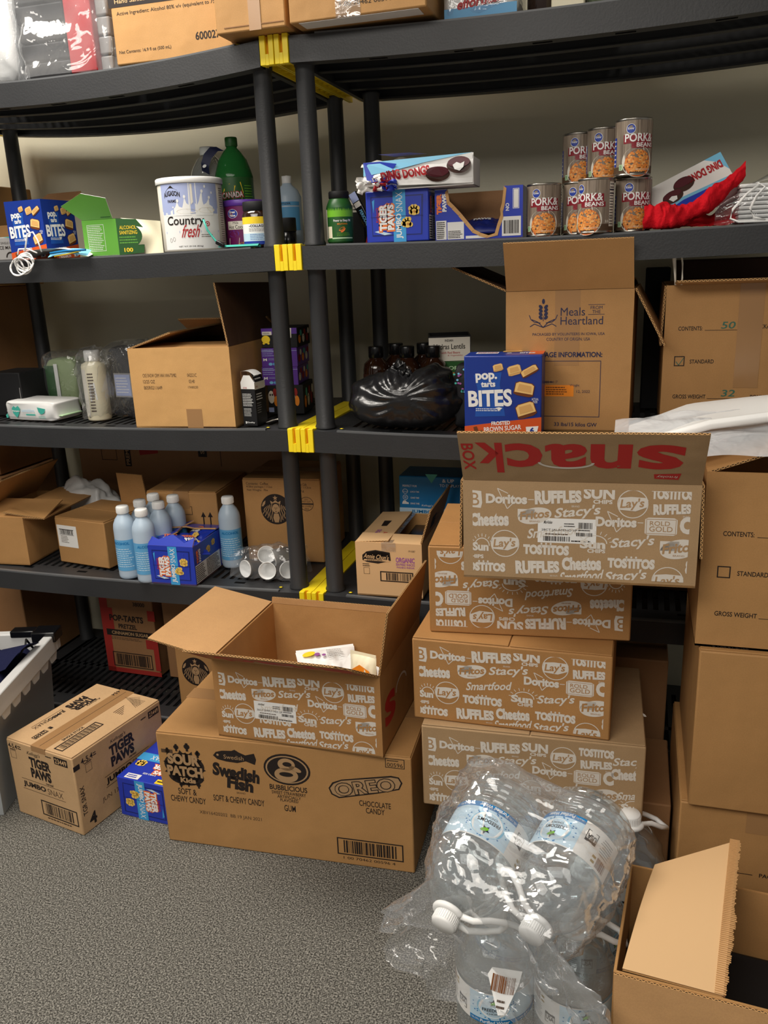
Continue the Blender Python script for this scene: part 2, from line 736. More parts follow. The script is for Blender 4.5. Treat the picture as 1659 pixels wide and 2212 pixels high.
def plane_fr(o, u, v):
    o, u, v = Vector(o), Vector(u).normalized(), Vector(v).normalized()
    n = u.cross(v)
    return lambda a, b, c: o + u * a + v * b + n * c

def face_fr(side, w, d, h):
    return {'F': plane_fr((0, 0, 0), (1, 0, 0), (0, 0, 1)),
            'R': plane_fr((w, 0, 0), (0, 1, 0), (0, 0, 1)),
            'L': plane_fr((0, d, 0), (0, -1, 0), (0, 0, 1)),
            'B': plane_fr((w, d, 0), (-1, 0, 0), (0, 0, 1)),
            'T': plane_fr((0, 0, h), (1, 0, 0), (0, 1, 0))}[side]

def cyl_fr(r, ang=-pi / 2, c=(0, 0, 0)):
    # u runs left to right seen from outside at angle ang
    return lambda u, v, l: Vector((c[0] + (r + l) * cos(ang + u / r), c[1] + (r + l) * sin(ang + u / r), c[2] + v))

# ------------------------------------------------------------------ cartons
TH = .004

def flap(root, side, w, d, h, length, ang, mat='card', poly=None, pr=None, prk=.001, prdx=0, prdy=0, prrot=0, hz=None, inner='card_inside', name='flap', wid=None, off=0, pr_in=None, edge='flute'):
    hz = h if hz is None else hz
    O, org, L = {'F': ((0, -1, 0), (0, 0, hz), w), 'R': ((1, 0, 0), (w, 0, hz), d), 'B': ((0, 1, 0), (w, d, hz), w), 'L': ((-1, 0, 0), (0, d, hz), d)}[side]
    O = Vector(O)
    Z = Vector((0, 0, 1))
    X = (-O).cross(Z)
    a = radians(ang)
    zd = Z * cos(a) + O * sin(a)
    yd = -(O * cos(a) - Z * sin(a))
    org = Vector(org) + X * off
    if wid:
        L = wid
    M = Matrix(((X.x, yd.x, zd.x, org.x), (X.y, yd.y, zd.y, org.y), (X.z, yd.z, zd.z, org.z), (0, 0, 0, 1)))
    mb = MB()
    poly = poly or [(.001, .001), (L - .001, .001), (L - .004, length), (.004, length)]
    mb.prism(poly, TH, (mat, inner), edge)
    if pr:
        pr.place(mb, plane_fr((0, 0, 0), (1, 0, 0), (0, 0, 1)), prk, prdx, prdy, rot=prrot)
    if pr_in:
        pr_in.place(mb, plane_fr((L, TH, 0), (-1, 0, 0), (0, 0, 1)), prk)
    return mb.build(name, root, mtx=M)

def carton(name, label, cat, loc, rz, w, d, h, mat='card', open_=False, prints=(), inner='card', group=None, seam=True, tape=True, bev=.0035, bodyname='body', tilt=None):  # inner defaults darker than flap insides: shade of the box interior put into its colour
    r = thing(name, label, cat, loc, rz, group, rot=tilt)
    mb = MB()
    if open_:
        t = TH
        mb.box((0, 0, 0), (w, d, t), inner)
        mb.box((t, 0, 0), (w - t, t, h), mat)
        mb.box((t, d - t, 0), (w - t, d, h), mat)
        mb.box((0, 0, 0), (t, d, h), mat)
        mb.box((w - t, 0, 0), (w, d, h), mat)
        e = .0006
        mb.box((t, t + e - e / 2, t), (w - t, t + e, h - .001), inner)
        mb.box((t, d - t - e, t), (w - t, d - t - e / 2, h - .001), inner)
        mb.box((t + e / 2, t + e, t), (t + e, d - t - e, h - .001), inner)
        mb.box((w - t - e, t + e, t), (w - t - e / 2, d - t - e, h - .001), inner)
    else:
        mb.box((0, 0, 0), (w, d, h), mat, bev)
    for side, pr, k, dx, dy in prints:
        pr.place(mb, face_fr(side, w, d, h), k, dx, dy)
    mb.build(bodyname, r)
    if not open_ and seam:
        for k in (0, 1):
            m2 = MB()
            a, b = (.002, d / 2 - .0015) if k == 0 else (d / 2 + .0015, d - .002)
            if seam == 'y':
                a, b = (.002, w / 2 - .0015) if k == 0 else (w / 2 + .0015, w - .002)
                m2.box((a, .002, h), (b, d - .002, h + .003), mat, .001)
            else:
                m2.box((.002, a, h), (w - .002, b, h + .003), mat, .001)
            m2.build('flap', r)
        if tape:
            m3 = MB()
            if seam == 'y':
                m3.box((w / 2 - .025, -.0006, h + .0031), (w / 2 + .025, d, h + .0036), 'tape')
                m3.box((w / 2 - .025, -.0006, h - .05), (w / 2 + .025, -.0001, h + .0031), 'tape')
            else:
                m3.box((-.0006, d / 2 - .025, h + .0031), (w + .0006, d / 2 + .025, h + .0036), 'tape')
                m3.box((w + .0001, d / 2 - .025, h - .05), (w + .0006, d / 2 + .025, h + .0031), 'tape')
            m3.build('packing_tape', r)
    return r
# ------------------------------------------------------------------ room
mb = MB(); mb.box((-3.2, -3.6, -.05), (3.2, .69, 0), 'carpet'); struct(mb.build('floor'))
mb = MB(); mb.box((-3.2, .63, 0), (3.2, .69, 2.62), 'olive_wall'); struct(mb.build('wall_back'))
mb = MB(); mb.box((-3.2, -3.6, 2.62), (3.2, .69, 2.68), 'ceiling_white'); struct(mb.build('ceiling'))
for i, (x, y, lb) in enumerate(((-.75, -.45, 'ceiling light panel above the left shelving unit'), (-.1, -2.7, 'ceiling light panel behind the photographer'))):
    t = thing('ceiling_light', lb, 'light', (x, y, 2.59))
    mb = MB()
    for a, b in (((-.6, -.3, 0), (.6, -.275, .03)), ((-.6, .275, 0), (.6, .3, .03)), ((-.6, -.275, 0), (-.575, .275, .03)), ((.575, -.275, 0), (.6, .275, .03))):
        mb.box(a, b, 'white')
    mb.build('frame', t)
    mb = MB(); mb.box((-.575, -.275, .012), (.575, .275, .02), 'lamp_glow'); mb.build('diffuser', t)

# ------------------------------------------------------------------ shelving
SW, SD, LIP = 1.17, .53, .058
ST = [1.835, 1.395, .955, .515, .075]
SAG = {'L': [.030, .007, .008, .009, .0], 'R': [.0134, .0098, .0125, .006, .0]}

def zs(lv, x):
    k = 'L' if x < 0 else 'R'
    t = (abs(x) - SW / 2) / (SW / 2)
    return ST[lv] - SAG[k][lv] * max(0, 1 - t * t)

def shelving(side, label):
    sx = -1 if side == 'L' else 1
    root = thing('shelving_unit', label, 'shelf', (sx * SW / 2, SD / 2, 0), 0, 'black plastic shelving units')
    ox, oy = -sx * SW / 2, -SD / 2

    def loc(p):
        return (p[0] + ox, p[1] + oy, p[2])
    for lv in range(5):
        zt = ST[lv]
        sg = SAG[side][lv]
        mb = MB()
        n = 26
        x0, x1 = .036, SW - .036

        def bar(xa, xb, ya, yb, za, zb, m, seg=1):
            for i in range(seg):
                a = xa + (xb - xa) * i / seg
                b = xa + (xb - xa) * (i + 1) / seg
                vs = []
                for (x, y, z) in ((a, ya, za), (b, ya, za), (b, yb, za), (a, yb, za), (a, ya, zb), (b, ya, zb), (b, yb, zb), (a, yb, zb)):
                    t = (x - SW / 2) / (SW / 2)
                    vs.append(mb.bm.verts.new(loc((sx * x, y, z - sg * (1 - t * t)))))
                qs = [(4, 5, 6, 7), (0, 1, 5, 4), (2, 3, 7, 6), (3, 2, 1, 0)]
                if i == 0:
                    qs.append((3, 0, 4, 7))
                if i == seg - 1:
                    qs.append((1, 2, 6, 5))
                k = mb.mi(m)
                for q in qs:
                    q = q if sx > 0 else q[::-1]
                    f = mb.bm.faces.new([vs[j] for j in q])
                    f.material_index = k
        B = 'black_plastic'
        # lips front and back, end rails
        bar(x0, x1, 0, .012, zt - LIP, zt - .004, B, n)
        bar(x0, x1, .012, .034, zt - LIP, zt - LIP + .005, B, n)
        bar(x0 + .06, x1 - .06, .0015, .012, zt - .004, zt, 'black_lip', n)
        bar(x0, x1, SD - .012, SD, zt - LIP, zt - .004, B, n)
        bar(x0, x1, SD - .034, SD - .012, zt - LIP, zt - LIP + .005, B, n)
        bar(x0, x0 + .012, .012, SD - .012, zt - LIP, zt - .004, B)
        bar(x1 - .012, x1, .012, SD - .012, zt - LIP, zt - .004, B)
        # deck: solid strips and slotted rows
        bar(x0, x1, .012, .075, zt - .008, zt - .004, B, n)
        bar(x0, x1, SD - .06, SD - .012, zt - .008, zt - .004, B, n)
        bar(x0, x1, .262, .278, zt - .012, zt - .004, B, n)
        bar(x0, x0 + .075, .075, SD - .06, zt - .008, zt - .004, B)
        bar(x1 - .075, x1, .075, SD - .06, zt - .008, zt - .004, B)
        x = x0 + .075
        while x < x1 - .08:
            bar(x + .013, x + .026, .075, SD - .06, zt - .009, zt - .004, B)
            x += .026
        # long ribs underneath
        for y in (.15, .265, .38):
            bar(x0 + .012, x1 - .012, y, y + .007, zt - .05, zt - .008, B, n)
            bar(x0 + .012, x1 - .012, y - .008, y + .015, zt - .052, zt - .05, B, n)
        # small square holes in the front strip
        for fx in (.2, .36, .5, .64, .8):
            bar(SW * fx - .016, SW * fx + .016, .046, .058, zt - .0042, zt - .0037, 'slot_dark')
            bar(SW * fx - .02, SW * fx + .02, .014, .024, zt - LIP - .0006, zt - LIP - .0001, 'slot_dark')
        for ex in (.1, SW - .1):
            mb.lathe([(.0001, 0), (.0055, .0004), (.0001, .0012)], 'yellow_plastic', 14, loc((sx * ex, .03, zt - .0042)))
        mb.build('shelf', root)
        # yellow end rails with the slotted front clip
        for e in (0, 1):
            if lv == 4 and e == 1:
                continue          # the outermost floor-level rails are hidden by what stands there
            mb = MB()
            a, b = (0, .034) if e == 0 else (SW - .034, SW)

            def bx(p, q, m='yellow_plastic', bev=0):
                pa, pb = loc((sx * p[0], p[1], p[2])), loc((sx * q[0], q[1], q[2]))
                mb.box((min(pa[0], pb[0]), pa[1], pa[2]), (max(pa[0], pb[0]), pb[1], pb[2]), m, bev)
            bx((a + .001, .012, zt - .012), (b, SD - .002, zt - .002))
            bx((a + .001, .012, zt - LIP), (a + .005, SD - .002, zt - .012))
            bx((b - .004, .012, zt - LIP), (b, SD - .002, zt - .012))
            y = .05
            while y < SD - .04:
                bx((a + .005, y, zt - LIP + .006), (b - .004, y + .004, zt - .012))
                y += .035
            # clip: two cheeks, sill and recessed slot
            c0, c1 = a + .013, a + .0205
            bx((a + .001, -.003, zt - LIP - .002), (c0, .012, zt), bev=.0012)
            bx((c1, -.003, zt - LIP - .002), (b, .012, zt), bev=.0012)
            bx((c0, -.003, zt - LIP - .002), (c1, .012, zt - LIP + .02))
            bx((c0, .008, zt - LIP + .02), (c1, .012, zt), 'yellow_dark')
            mb.build('end_rail', root)
    for (px, py) in ((.052, .045), (.052, .457), (SW - .052, .045), (SW - .052, .457)):
        shift = .029 if py > .2 else 0
        for lv in range(4):
            mb = MB()
            za, zb = ST[lv + 1] - .004, ST[lv] - LIP + .006
            sg = 0
            c = loc((sx * px + shift, py, 0))
            mb.lathe([(.0265, za), (.0265, za + .004), (.0235, za + .01), (.0222, (za + zb) / 2), (.0215, zb - .012), (.024, zb - .006), (.024, zb)], 'black_plastic', 28, c)
            mb.build('post', root)
    for (px, py) in ((.052, .045), (.052, .457), (SW - .052, .045), (SW - .052, .457)):
        mb = MB()
        mb.lathe([(.0001, 0), (.026, 0), (.024, .025), (.0001, .025)], 'black_plastic', 20, loc((sx * px + (.029 if py > .2 else 0), py, 0)))
        mb.build('foot', root)
    return root
shelving('L', 'left black plastic shelving unit with yellow end rails, five tiers against the wall')
shelving('R', 'right black plastic shelving unit with yellow end rails, behind the stacked snack cartons')
# ------------------------------------------------------------------ snack carton artwork (units: mm on a 480 x 224 face)
PAT = [('B', 'B', 26, 179, 25, 40), ('D', 'Doritos', 90, 181, 88, 22), ('R', 'RUFFLES', 198, 188, 97, 26), ('S', 'Sun', 282, 198, 63, 25), ('c', 'CHIPS', 290, 180, 39, 9), ('L', "Lay's", 350, 177, 62, 62), ('T', 'TOSTITOS', 427, 200, 82, 24),
       ('t', 'Cheetos', 53, 134, 84, 28), ('F', 'Fritos', 150, 145, 72, 36), ('s', "Stacy's", 239, 155, 94, 30), ('D', 'Doritos', 318, 137, 83, 22), ('R', 'RUFFLES', 428, 168, 74, 20),
       ('s', 'Smartfood', 191, 111, 110, 23), ('G', 'ROLD', 408, 130, 64, 38), ('t', 'C', 457, 134, 25, 34), ('O', 'Sun', 34, 73, 40, 40), ('c', 'CHIPS', 22, 48, 37, 9), ('L', "Lay's", 87, 80, 62, 62),
       ('T', 'TOSTITOS', 175, 69, 97, 24), ('O', 'Sun', 272, 88, 60, 40), ('c', 'CHIPS', 280, 71, 37, 9), ('s', "Stacy's", 353, 92, 87, 30), ('F', 'Fritos', 446, 82, 76, 42), ('T', 'TOSTITOS', 40, 24, 96, 22), ('R', 'RUFFLES', 157, 29, 94, 26),
       ('t', 'Cheetos', 250, 41, 82, 28), ('T', 'TOSTITOS', 352, 46, 96, 24), ('b', '8', 469, 43, 17, 34), ('s', 'Smartfood', 250, 12, 90, 26), ('s', "Stacy's", 342, 16, 85, 30), ('L', "Lay's", 427, 10, 64, 64)]
PAT_X = [('s', "Stacy's", 510, 184, 87, 30), ('t', 'Cheetos', 503, 150, 80, 28), ('s', 'Smartfood', 535, 96, 110, 22), ('O', 'Sun', 515, 62, 60, 40), ('c', 'CHIPS', 520, 44, 37, 9)]

def logos(lst, W_='print_white', K='ink_tan'):
    p = PR()
    for k, t, x, y, w, h in lst:
        if k == 'D':
            p.line([(x - w * .22, y + h * 1.05), (x + w * .02, y - h * 1.0), (x + w * .2, y - h * .25)], 1.8, W_, 1)
            p.line([(x - w * .22, y + h * 1.05), (x + w * .04, y + h * .55)], 1.8, W_, 1)
            p.text(t, x, y, w, h * 1.0, W_, .05, lift=2)
            p.rect(x + w * .52, y - 1, x + w * .66, y + .6, W_)
        elif k == 'R':
            p.text(t, x, y, w, h * 1.12, W_, .065, rot=3, taper=-.08, lift=2)
            p.text('BRAND', x + w * .38, y - h * .75, w * .17, h * .16, W_)
        elif k == 'S':
            p.text('SUN', x, y, w, h, W_, .045)
        elif k == 'c':
            p.text(t, x, y, w, h, W_, .04)
        elif k == 'L':
            r = w / 2
            p.ring(x, y, r, r, 2, W_)
            p.poly([(x - r * .98, y - r * .2), (x - r * .82, y - r * .42), (x + r * .2, y - r * .5), (x + r * .92, y - r * .2), (x + r * .98, y + r * .3), (x + r * .8, y + r * .45), (x - r * .1, y + r * .5), (x - r * .85, y + r * .42)], W_, 2)
            p.text(t, x - r * .03, y - r * .02, w * .76, h * .4, K, .02, shear=.2, rot=4, lift=3)
        elif k == 'T':
            p.text(t, x, y, w, h * .95, W_, .07)
            for q in (-.1, 0, .1):
                p.ell(x + w * q, y + h * .58, 2.2, 2.4, W_, 1, 10)
        elif k == 't':
            p.text(t, x, y, w, h * 1.1, W_, .07, rot=3, taper=.04)
        elif k == 'F':
            p.ell(x, y, w * .5, h * .5, W_, 1, 30, rot=12)
            p.rect(x - w * .5, y - h * .1, x, y + h * .4, W_, 1)
            p.text(t, x, y + h * .08, w * .86, h * .52, K, .03, shear=.2, rot=8, lift=2)
            p.text('BRAND', x, y - h * .34, w * .3, h * .09, K, lift=2)
        elif k == 's':
            p.text(t, x, y, w, h * .95, W_, .022, shear=.32, rot=7, lift=1)
        elif k == 'G':
            p.poly([(x - w / 2, y - h * .4), (x - w * .4, y - h * .5), (x + w * .4, y - h * .5), (x + w / 2, y - h * .4), (x + w / 2, y + h * .4), (x + w * .4, y + h / 2), (x - w * .4, y + h / 2), (x - w / 2, y + h * .4)], W_)
            p.frame(x - w * .46, y - h * .42, x + w * .46, y + h * .42, .9, K, 2)
            p.text('ROLD', x - w * .04, y + h * .18, w * .62, h * .26, K, .005, lift=2)
            p.text('GOLD', x, y - h * .14, w * .72, h * .3, K, .005, lift=2)
        elif k == 'O':
            p.text('Sun', x, y - h * .05, w * .88, h * .5, W_, .05, lift=2)
            p.ring(x + w * .08, y, w * .42, h * .46, 2.2, W_, 1, 20, 0, 180)
            for q in range(9):
                a = radians(10 + q * 20)
                p.line([(x + w * .08 + w * .5 * cos(a), y + h * .52 * sin(a)), (x + w * .08 + w * .62 * cos(a), y + h * .7 * sin(a))], 1.6, W_, 1)
        elif k == 'B':
            p.poly([(x - 14, y - 18), (x + 9, y - 20), (x + 12, y - 8), (x + 10, y + 18), (x - 14, y + 20)], W_)
            p.text('B', x - 3, y, 17, 28, K, .0, lift=2)
        elif k == 'b':
            p.text('8', x, y, w, h, W_, .05)
    return p
SNACK = logos(PAT).clipped(17, 9, 464, 206)
SNACK_G = logos(PAT, K='ink_tan2').clipped(17, 9, 464, 206)
SNACK_WIDE = logos(PAT[:-1] + PAT_X + [PAT[-1]], K='ink_tan2').clipped(17, 9, 520, 212)

def sticker_art(a, b):
    p = PR()
    p.rect(0, 0, 124, 56, 'paper', 1)
    p.text(a, 22, 47, 18, 7, 'ink', .01, shear=.3, lift=2)
    p.text(b, 46, 29, 76, 6, 'ink', .0, lift=2)
    p.greek(56, 36, 82, 47, 2, 'ink', 4, .4, 2).greek(16, 17, 70, 23, 1, 'ink_soft', 5, .4, 2)
    p.bars(12, 4, 70, 15, 'ink', 3, 30, 2).bars(86, 34, 116, 48, 'ink', 8, 22, 2).bars(82, 17, 118, 25, 'ink', 5, 22, 2)
    p.greek(86, 28, 116, 33, 1, 'ink', 7, .5, 2).greek(72, 3, 118, 8, 1, 'ink', 9, .6, 2)
    return p

def sticker(root, fr, pr, x, y, k, name='sticker', label=None):
    mb = MB()
    pr.place(mb, fr, k, x, y, step=.0003)
    o = mb.build(name, root)
    if label:
        o['label'] = label
    return o

# the flap print: word read with its foot towards the hinge when the lid is closed
SNACKWORD = PR()
SNACKWORD.text('s', -160, -8, 92, 82, 'ink_red', .03).text('n', -64, -8, 82, 82, 'ink_red', .03).text('a', 26, -8, 84, 82, 'ink_red', .03).text('c', 112, -8, 76, 82, 'ink_red', .03).text('k', 184, 2, 56, 104, 'ink_red', .03)
SNACKWORD.text('BOX', 229, 0, 92, 26, 'ink_red', .02, rot=90)
SNACKWORD.ring(26, 14, 58, 22, 6, 'print_white', 2, 24, 0, 180)
SNACKWORD.poly([(-206, 46), (-152, 50), (-154, 66), (-202, 68)], 'ink_red', 1).text('fritolay', -179, 57, 42, 10, 'print_white', 0, shear=.2, lift=2)

SNACK_SIDE = PR().text('s', -60, 0, 90, 80, 'ink_red', .03).ring(40, 10, 50, 30, 6, 'print_white', 1, 24, 0, 180)

# ------------------------------------------------------------------ stack of four snack cartons
carton('snack_carton', 'wide unopened snack carton, lowest of the four-carton stack', 'carton', (.3963, -.4005, .2102), radians(2.2), .4558, .3376, .1935, 'card_grey', prints=[('F', SNACK_WIDE, .000844, 0, 0), ('T', SNACK_SIDE, .0009, .38, .11)], group='printed snack cartons', tape=False, seam='y')
rec = PR().frame(0, 0, 30, 22, 2, 'print_white').text('A', 9, 11, 11, 13, 'print_white', .03).ell(22, 11, 4, 5, 'print_white', 1, 12).ring(52, 12, 12, 11, 2.5, 'print_white').text('G', 53, 12, 9, 9, 'print_white', .03).greek(76, 6, 130, 18, 2, 'print_white', 4)
carton('snack_carton', 'sealed tan snack carton, second from the bottom of the four-carton stack', 'carton', (.3756, -.3777, .4072), radians(-.5), .4051, .3207, .1855, 'card_snack', prints=[('F', SNACK, .000844, 0, 0), ('T', rec, .00085, .025, .01)], group='printed snack cartons', tape=False, seam='y')
carton('snack_carton', 'snack carton with its print upside down, third from the bottom of the stack', 'carton', (.4073, -.3464, .5962), radians(5), .406, .305, .191, 'card_snack', prints=[('F', PR().add(SNACK, 480, 224, 1, 1, 180), .000844, 0, 0)], group='printed snack cartons', tape=False, seam='x')
top = carton('snack_carton', 'open snack carton with raised front flap and white sticker, top of the stack', 'carton', (.5155, -.5144, .7914), radians(2.8), .3967, .3376, .1816, 'card_grey', True, prints=[('F', SNACK_G, .000815, .003, .002)], group='printed snack cartons')
sticker(top, face_fr('F', .3967, .3376, .1816), sticker_art('MissVickies', '28CT JALAPENO VP'), .131, .072, .0008, label='white printed shipping sticker')
flap(top, 'F', .3967, .3376, .1816, .132, 40, 'card_grey', pr=SNACKWORD, prk=.00079, prdx=.198, prdy=.068, prrot=180)
flap(top, 'R', .3967, .3376, .1816, .13, 178, 'card_grey')
flap(top, 'L', .3967, .3376, .1816, .13, 178, 'card_grey')
flap(top, 'B', .3967, .3376, .1816, .13, 178, 'card_grey')

# ------------------------------------------------------------------ candy case with an open snack carton on it
splat = PR()
rr = random.Random(5)
pts = []
for i in range(44):
    a = 2 * pi * i / 44
    q = 1 + (.22 if i % 4 == 0 else -.04 if i % 2 else .05) * rr.uniform(.6, 1.2)
    pts.append((46 * q * cos(a), 42 * q * sin(a)))
splat.poly(pts, 'ink', 1).ell(0, 8, 52, 34, 'ink', 1).ell(2, -22, 46, 24, 'ink', 1)
for a, b, s in ((-16, 56, 7), (12, 60, 8), (38, 44, 7), (-40, 44, 7), (32, -42, 6), (-14, -46, 5), (6, -42, 5)):
    splat.ell(a, b, s, s * .9, 'ink', 1, 9)
    splat.rect(a - s * .4, b - s * 1.6, a + s * .4, b + s * 1.2, 'ink', 1)
splat.text('SOUR', 0, 24, 84, 30, 'card_paint', .06, lift=2).text('PATCH', 0, -8, 92, 28, 'card_paint', .06, lift=2).text('Kids', 6, -32, 40, 14, 'card_paint', .05, lift=2)
MATS['card_paint'] = MATS['ink_tan2']
CANDY = PR()
CANDY.add(splat, 66, 214).rect(10, 252, 40, 262, 'ink_soft').text('SOFT &', 66, 150, 48, 17, 'ink', .01).text('CHEWY CANDY', 66, 128, 92, 17, 'ink', .01)
fish = PR().poly([(-52, 0), (-44, 10), (-28, 15), (-4, 17), (4, 21), (14, 15), (30, 9), (52, 16), (56, 0), (52, -14), (30, -7), (8, -14), (-20, -13), (-42, -9)], 'ink').ell(-40, 3, 3, 3, 'ink_tan2', 2, 10).text('Swedish', 0, 0, 50, 11, 'ink_tan2', .0, lift=2)
CANDY.add(fish, 196, 259).text('Swedish', 198, 218, 118, 36, 'ink', .055, rot=-6).text('Fish', 206, 188, 66, 34, 'ink', .055, rot=-6).text('BRAND', 206, 164, 22, 5, 'ink_soft').text('SOFT & CHEWY CANDY', 198, 143, 130, 17, 'ink', .01)
CANDY.ell(326, 242, 57, 41, 'ink', 1).ell(326, 242, 52, 36, 'ink_tan2', 2).ell(326, 242, 48, 33, 'ink', 3)
CANDY.ell(326, 256, 21, 16, 'ink_tan2', 4).ell(324, 228, 29, 19, 'ink_tan2', 4).ell(346, 246, 16, 6, 'ink_tan2', 4, rot=-20).ell(328, 257, 11, 6, 'ink', 5).ell(324, 230, 17, 6, 'ink', 5)
CANDY.text('BUBBLICIOUS', 326, 192, 92, 14, 'ink', .02).text('SWEET STRAWBERRY', 326, 178, 84, 9, 'ink', .01).text('ARTIFICIALLY', 326, 168, 58, 8, 'ink', .01).text('FLAVORED', 326, 159, 44, 8, 'ink', .01).text('GUM', 326, 138, 28, 17, 'ink', .01)
CANDY.poly([(430, 190), (448, 182), (540, 206), (590, 222), (598, 240), (590, 254), (572, 256), (456, 232), (434, 222), (424, 206)], 'ink').poly([(433, 193), (449, 186), (540, 209), (588, 225), (594, 240), (588, 251), (572, 252), (456, 229), (437, 219), (428, 206)], 'ink_tan2', 2)
CANDY.text('OREO', 510, 219, 146, 36, 'ink', .055, rot=13, lift=3).text('OREO', 510, 219, 142, 32, 'ink_tan2', .012, rot=13, lift=4)
CANDY.text('CHOCOLATE', 532, 176, 74, 15, 'ink', .01).text('CANDY', 532, 158, 44, 15, 'ink', .01)
CANDY.frame(560, 276, 604, 300, 1.6, 'ink').text('00596', 582, 284, 36, 10, 'ink', .0).greek(565, 292, 590, 297, 1, 'ink', 2)
CANDY.text('XBV16420202  BB 19 JAN 2021', 172, 96, 160, 12, 'ink_soft')
CANDY.frame(436, 30, 594, 76, 3, 'ink').bars(452, 36, 580, 70, 'ink', 12, 34).text('1 00 70462 00596 4', 512, 22, 124, 7, 'ink')
candy = carton('candy_case', 'long cardboard candy case on the carpet under an open snack carton', 'carton', (-.254, -.404, 0), radians(2.7), .619, .375, .3015, 'card', prints=[('F', CANDY, .001, 0, -.003)], seam='x')
op = carton('snack_carton', 'open snack carton with flaps spread and chip bags inside, on the long candy case', 'carton', (-.094, -.388, .3052), radians(-.5), .40, .335, .195, 'card_snack', True, prints=[('F', SNACK, .000833, 0, 0), ('R', SNACK_SIDE, .0009, .12, .09)], group='printed snack cartons')
sticker(op, face_fr('F', .40, .335, .195), sticker_art('smartfood', '36CT SIMPLY MIX UP'), .098, .058, .00082, label='white printed shipping sticker')
flap(op, 'F', .40, .335, .195, .14, 57, 'card_snack', poly=[(.001, .001), (.399, .001), (.37, .10), (.345, .14), (.004, .14)], pr=SNACKWORD, prk=.0008, prdx=.2, prdy=.072, prrot=180)
flap(op, 'L', .40, .335, .195, .165, 79, 'card_snack')
flap(op, 'R', .40, .335, .195, .15, 9, 'card_snack')
flap(op, 'B', .40, .335, .195, .018, -4, 'card_snack')
# chip bags inside
def pouch(name, label, cat, loc, rot, w, h, t, mats, seed, group=None, art=None):
    r = thing(name, label, cat, loc, group=group, rot=rot)
    mb = MB()
    for sgn in (1, -1):
        def fn(u, v, sgn=sgn):
            e = (4 * u * (1 - u)) ** .6 * (4 * v * (1 - v)) ** .5
            n = noise.noise(Vector((u * 5 + seed, v * 5, sgn * 2))) * .22 + noise.noise(Vector((u * 14 + seed, v * 11, sgn))) * .12
            return (w * (u - .5) * (1 - .06 * sin(pi * v)), sgn * t / 2 * e * (1 + n * 2.2), h * (v - .5))
        mb.grid(fn, 26, 26, mats[0] if sgn < 0 else mats[-1], flip=sgn > 0)
    if art:
        fr0 = lambda u, v, l: Vector((u, -t / 2 * (max(0, 4 * (u / w + .5) * (.5 - u / w))) ** .6 * (max(0, 4 * (v / h + .5) * (.5 - v / h))) ** .5 * 1.25 - l * 3 - .0015, v))
        art.place(mb, fr0)
    mb.build('pouch', r)
    for z in (h / 2, -h / 2):
        m2 = MB()
        m2.box((-w * .49, -.0008, z - .006), (w * .49, .0008, z + .006), mats[0])
        m2.build('seal', r)
    return r
art1 = PR().ell(-44, 74, 16, 9, 'yellow_print').ell(-24, 66, 7, 6, 'ink_purple').ell(-8, 60, 5, 4, 'ink_purple').greek(0, 50, 44, 80, 5, 'grey_box', 9, .4).greek(-6, 0, 40, 16, 2, 'grey_box', 7, .5).greek(-40, -40, 40, -22, 3, 'ink_soft', 4)
pouch('chip_bag', 'white chip bag with yellow and purple print in the open snack carton, left one', 'bag', (.112, -.185, .365), (radians(-62), 0, radians(28)), .15, .19, .05, ('white', 'paper'), 3, 'chip bags in the open carton', art1)
pouch('chip_bag', 'plain white chip bag in the middle of the open snack carton', 'bag', (.180, -.25, .362), (radians(-50), radians(8), radians(-20)), .12, .18, .05, ('paper', 'white'), 9, 'chip bags in the open carton')
art2 = PR().poly([(-40, -70), (40, -70), (34, 10), (0, 40), (-38, 0)], 'cookie').poly([(-30, 10), (36, 14), (30, 66), (4, 78), (-26, 60)], 'orange_sticker', 2).poly([(-14, 20), (34, 16), (30, 44), (4, 52)], 'ink_red', 3).poly([(12, 40), (36, 36), (30, 62)], 'maroon', 4)
pouch('chip_bag', 'yellow and red chip bag standing at the right inside the open snack carton', 'bag', (.238, -.30, .400), (radians(-8), radians(-6), radians(-24)), .08, .19, .04, ('cream', 'white'), 14, 'chip bags in the open carton', art2)

# ------------------------------------------------------------------ tiger paws case on the floor
TPF = PR()
TPF.text('4-5.4', 22, 203, 32, 14, 'ink', .02).greek(40, 197, 54, 209, 2, 'ink', 3).frame(10, 168, 30, 190, .8, 'ink').greek(10, 190, 32, 196, 1, 'ink', 6)
TPF.text("Kellogg's", 96, 196, 46, 13, 'ink', .0, shear=.35).text('TIGER', 114, 172, 76, 29, 'ink', .05, taper=-.05).text('PAWS', 112, 141, 72, 29, 'ink', .06).text('cereal', 138, 121, 26, 7, 'ink', .02)
TPF.rect(36, 114, 188, 115.4, 'ink_soft').rect(36, 84, 188, 85.4, 'ink_soft').text('JUMBO', 80, 99, 82, 19, 'ink', .04).text('SNAX', 154, 99, 54, 17, 'ink_soft', -.005)
TPF.greek(140, 200, 166, 207, 1, 'ink', 3).rect(170, 190, 216, 211, 'ink').text('23449', 193, 200, 40, 14, 'card_paint2', .01, lift=2)
MATS['card_paint2'] = MATS['kraft_light']
TPF.frame(94, 22, 222, 66, 3.4, 'ink').bars(108, 28, 210, 60, 'ink', 21, 30).greek(110, 12, 216, 20, 1, 'ink_soft', 3)
TPR = PR()
TPR.rect(0, 182, 20, 196, 'ink').text('4-5.4', 44, 196, 38, 15, 'ink', .02).greek(64, 190, 76, 202, 2, 'ink', 3).frame(36, 160, 56, 182, .8, 'ink').greek(34, 183, 58, 189, 1, 'ink', 6)
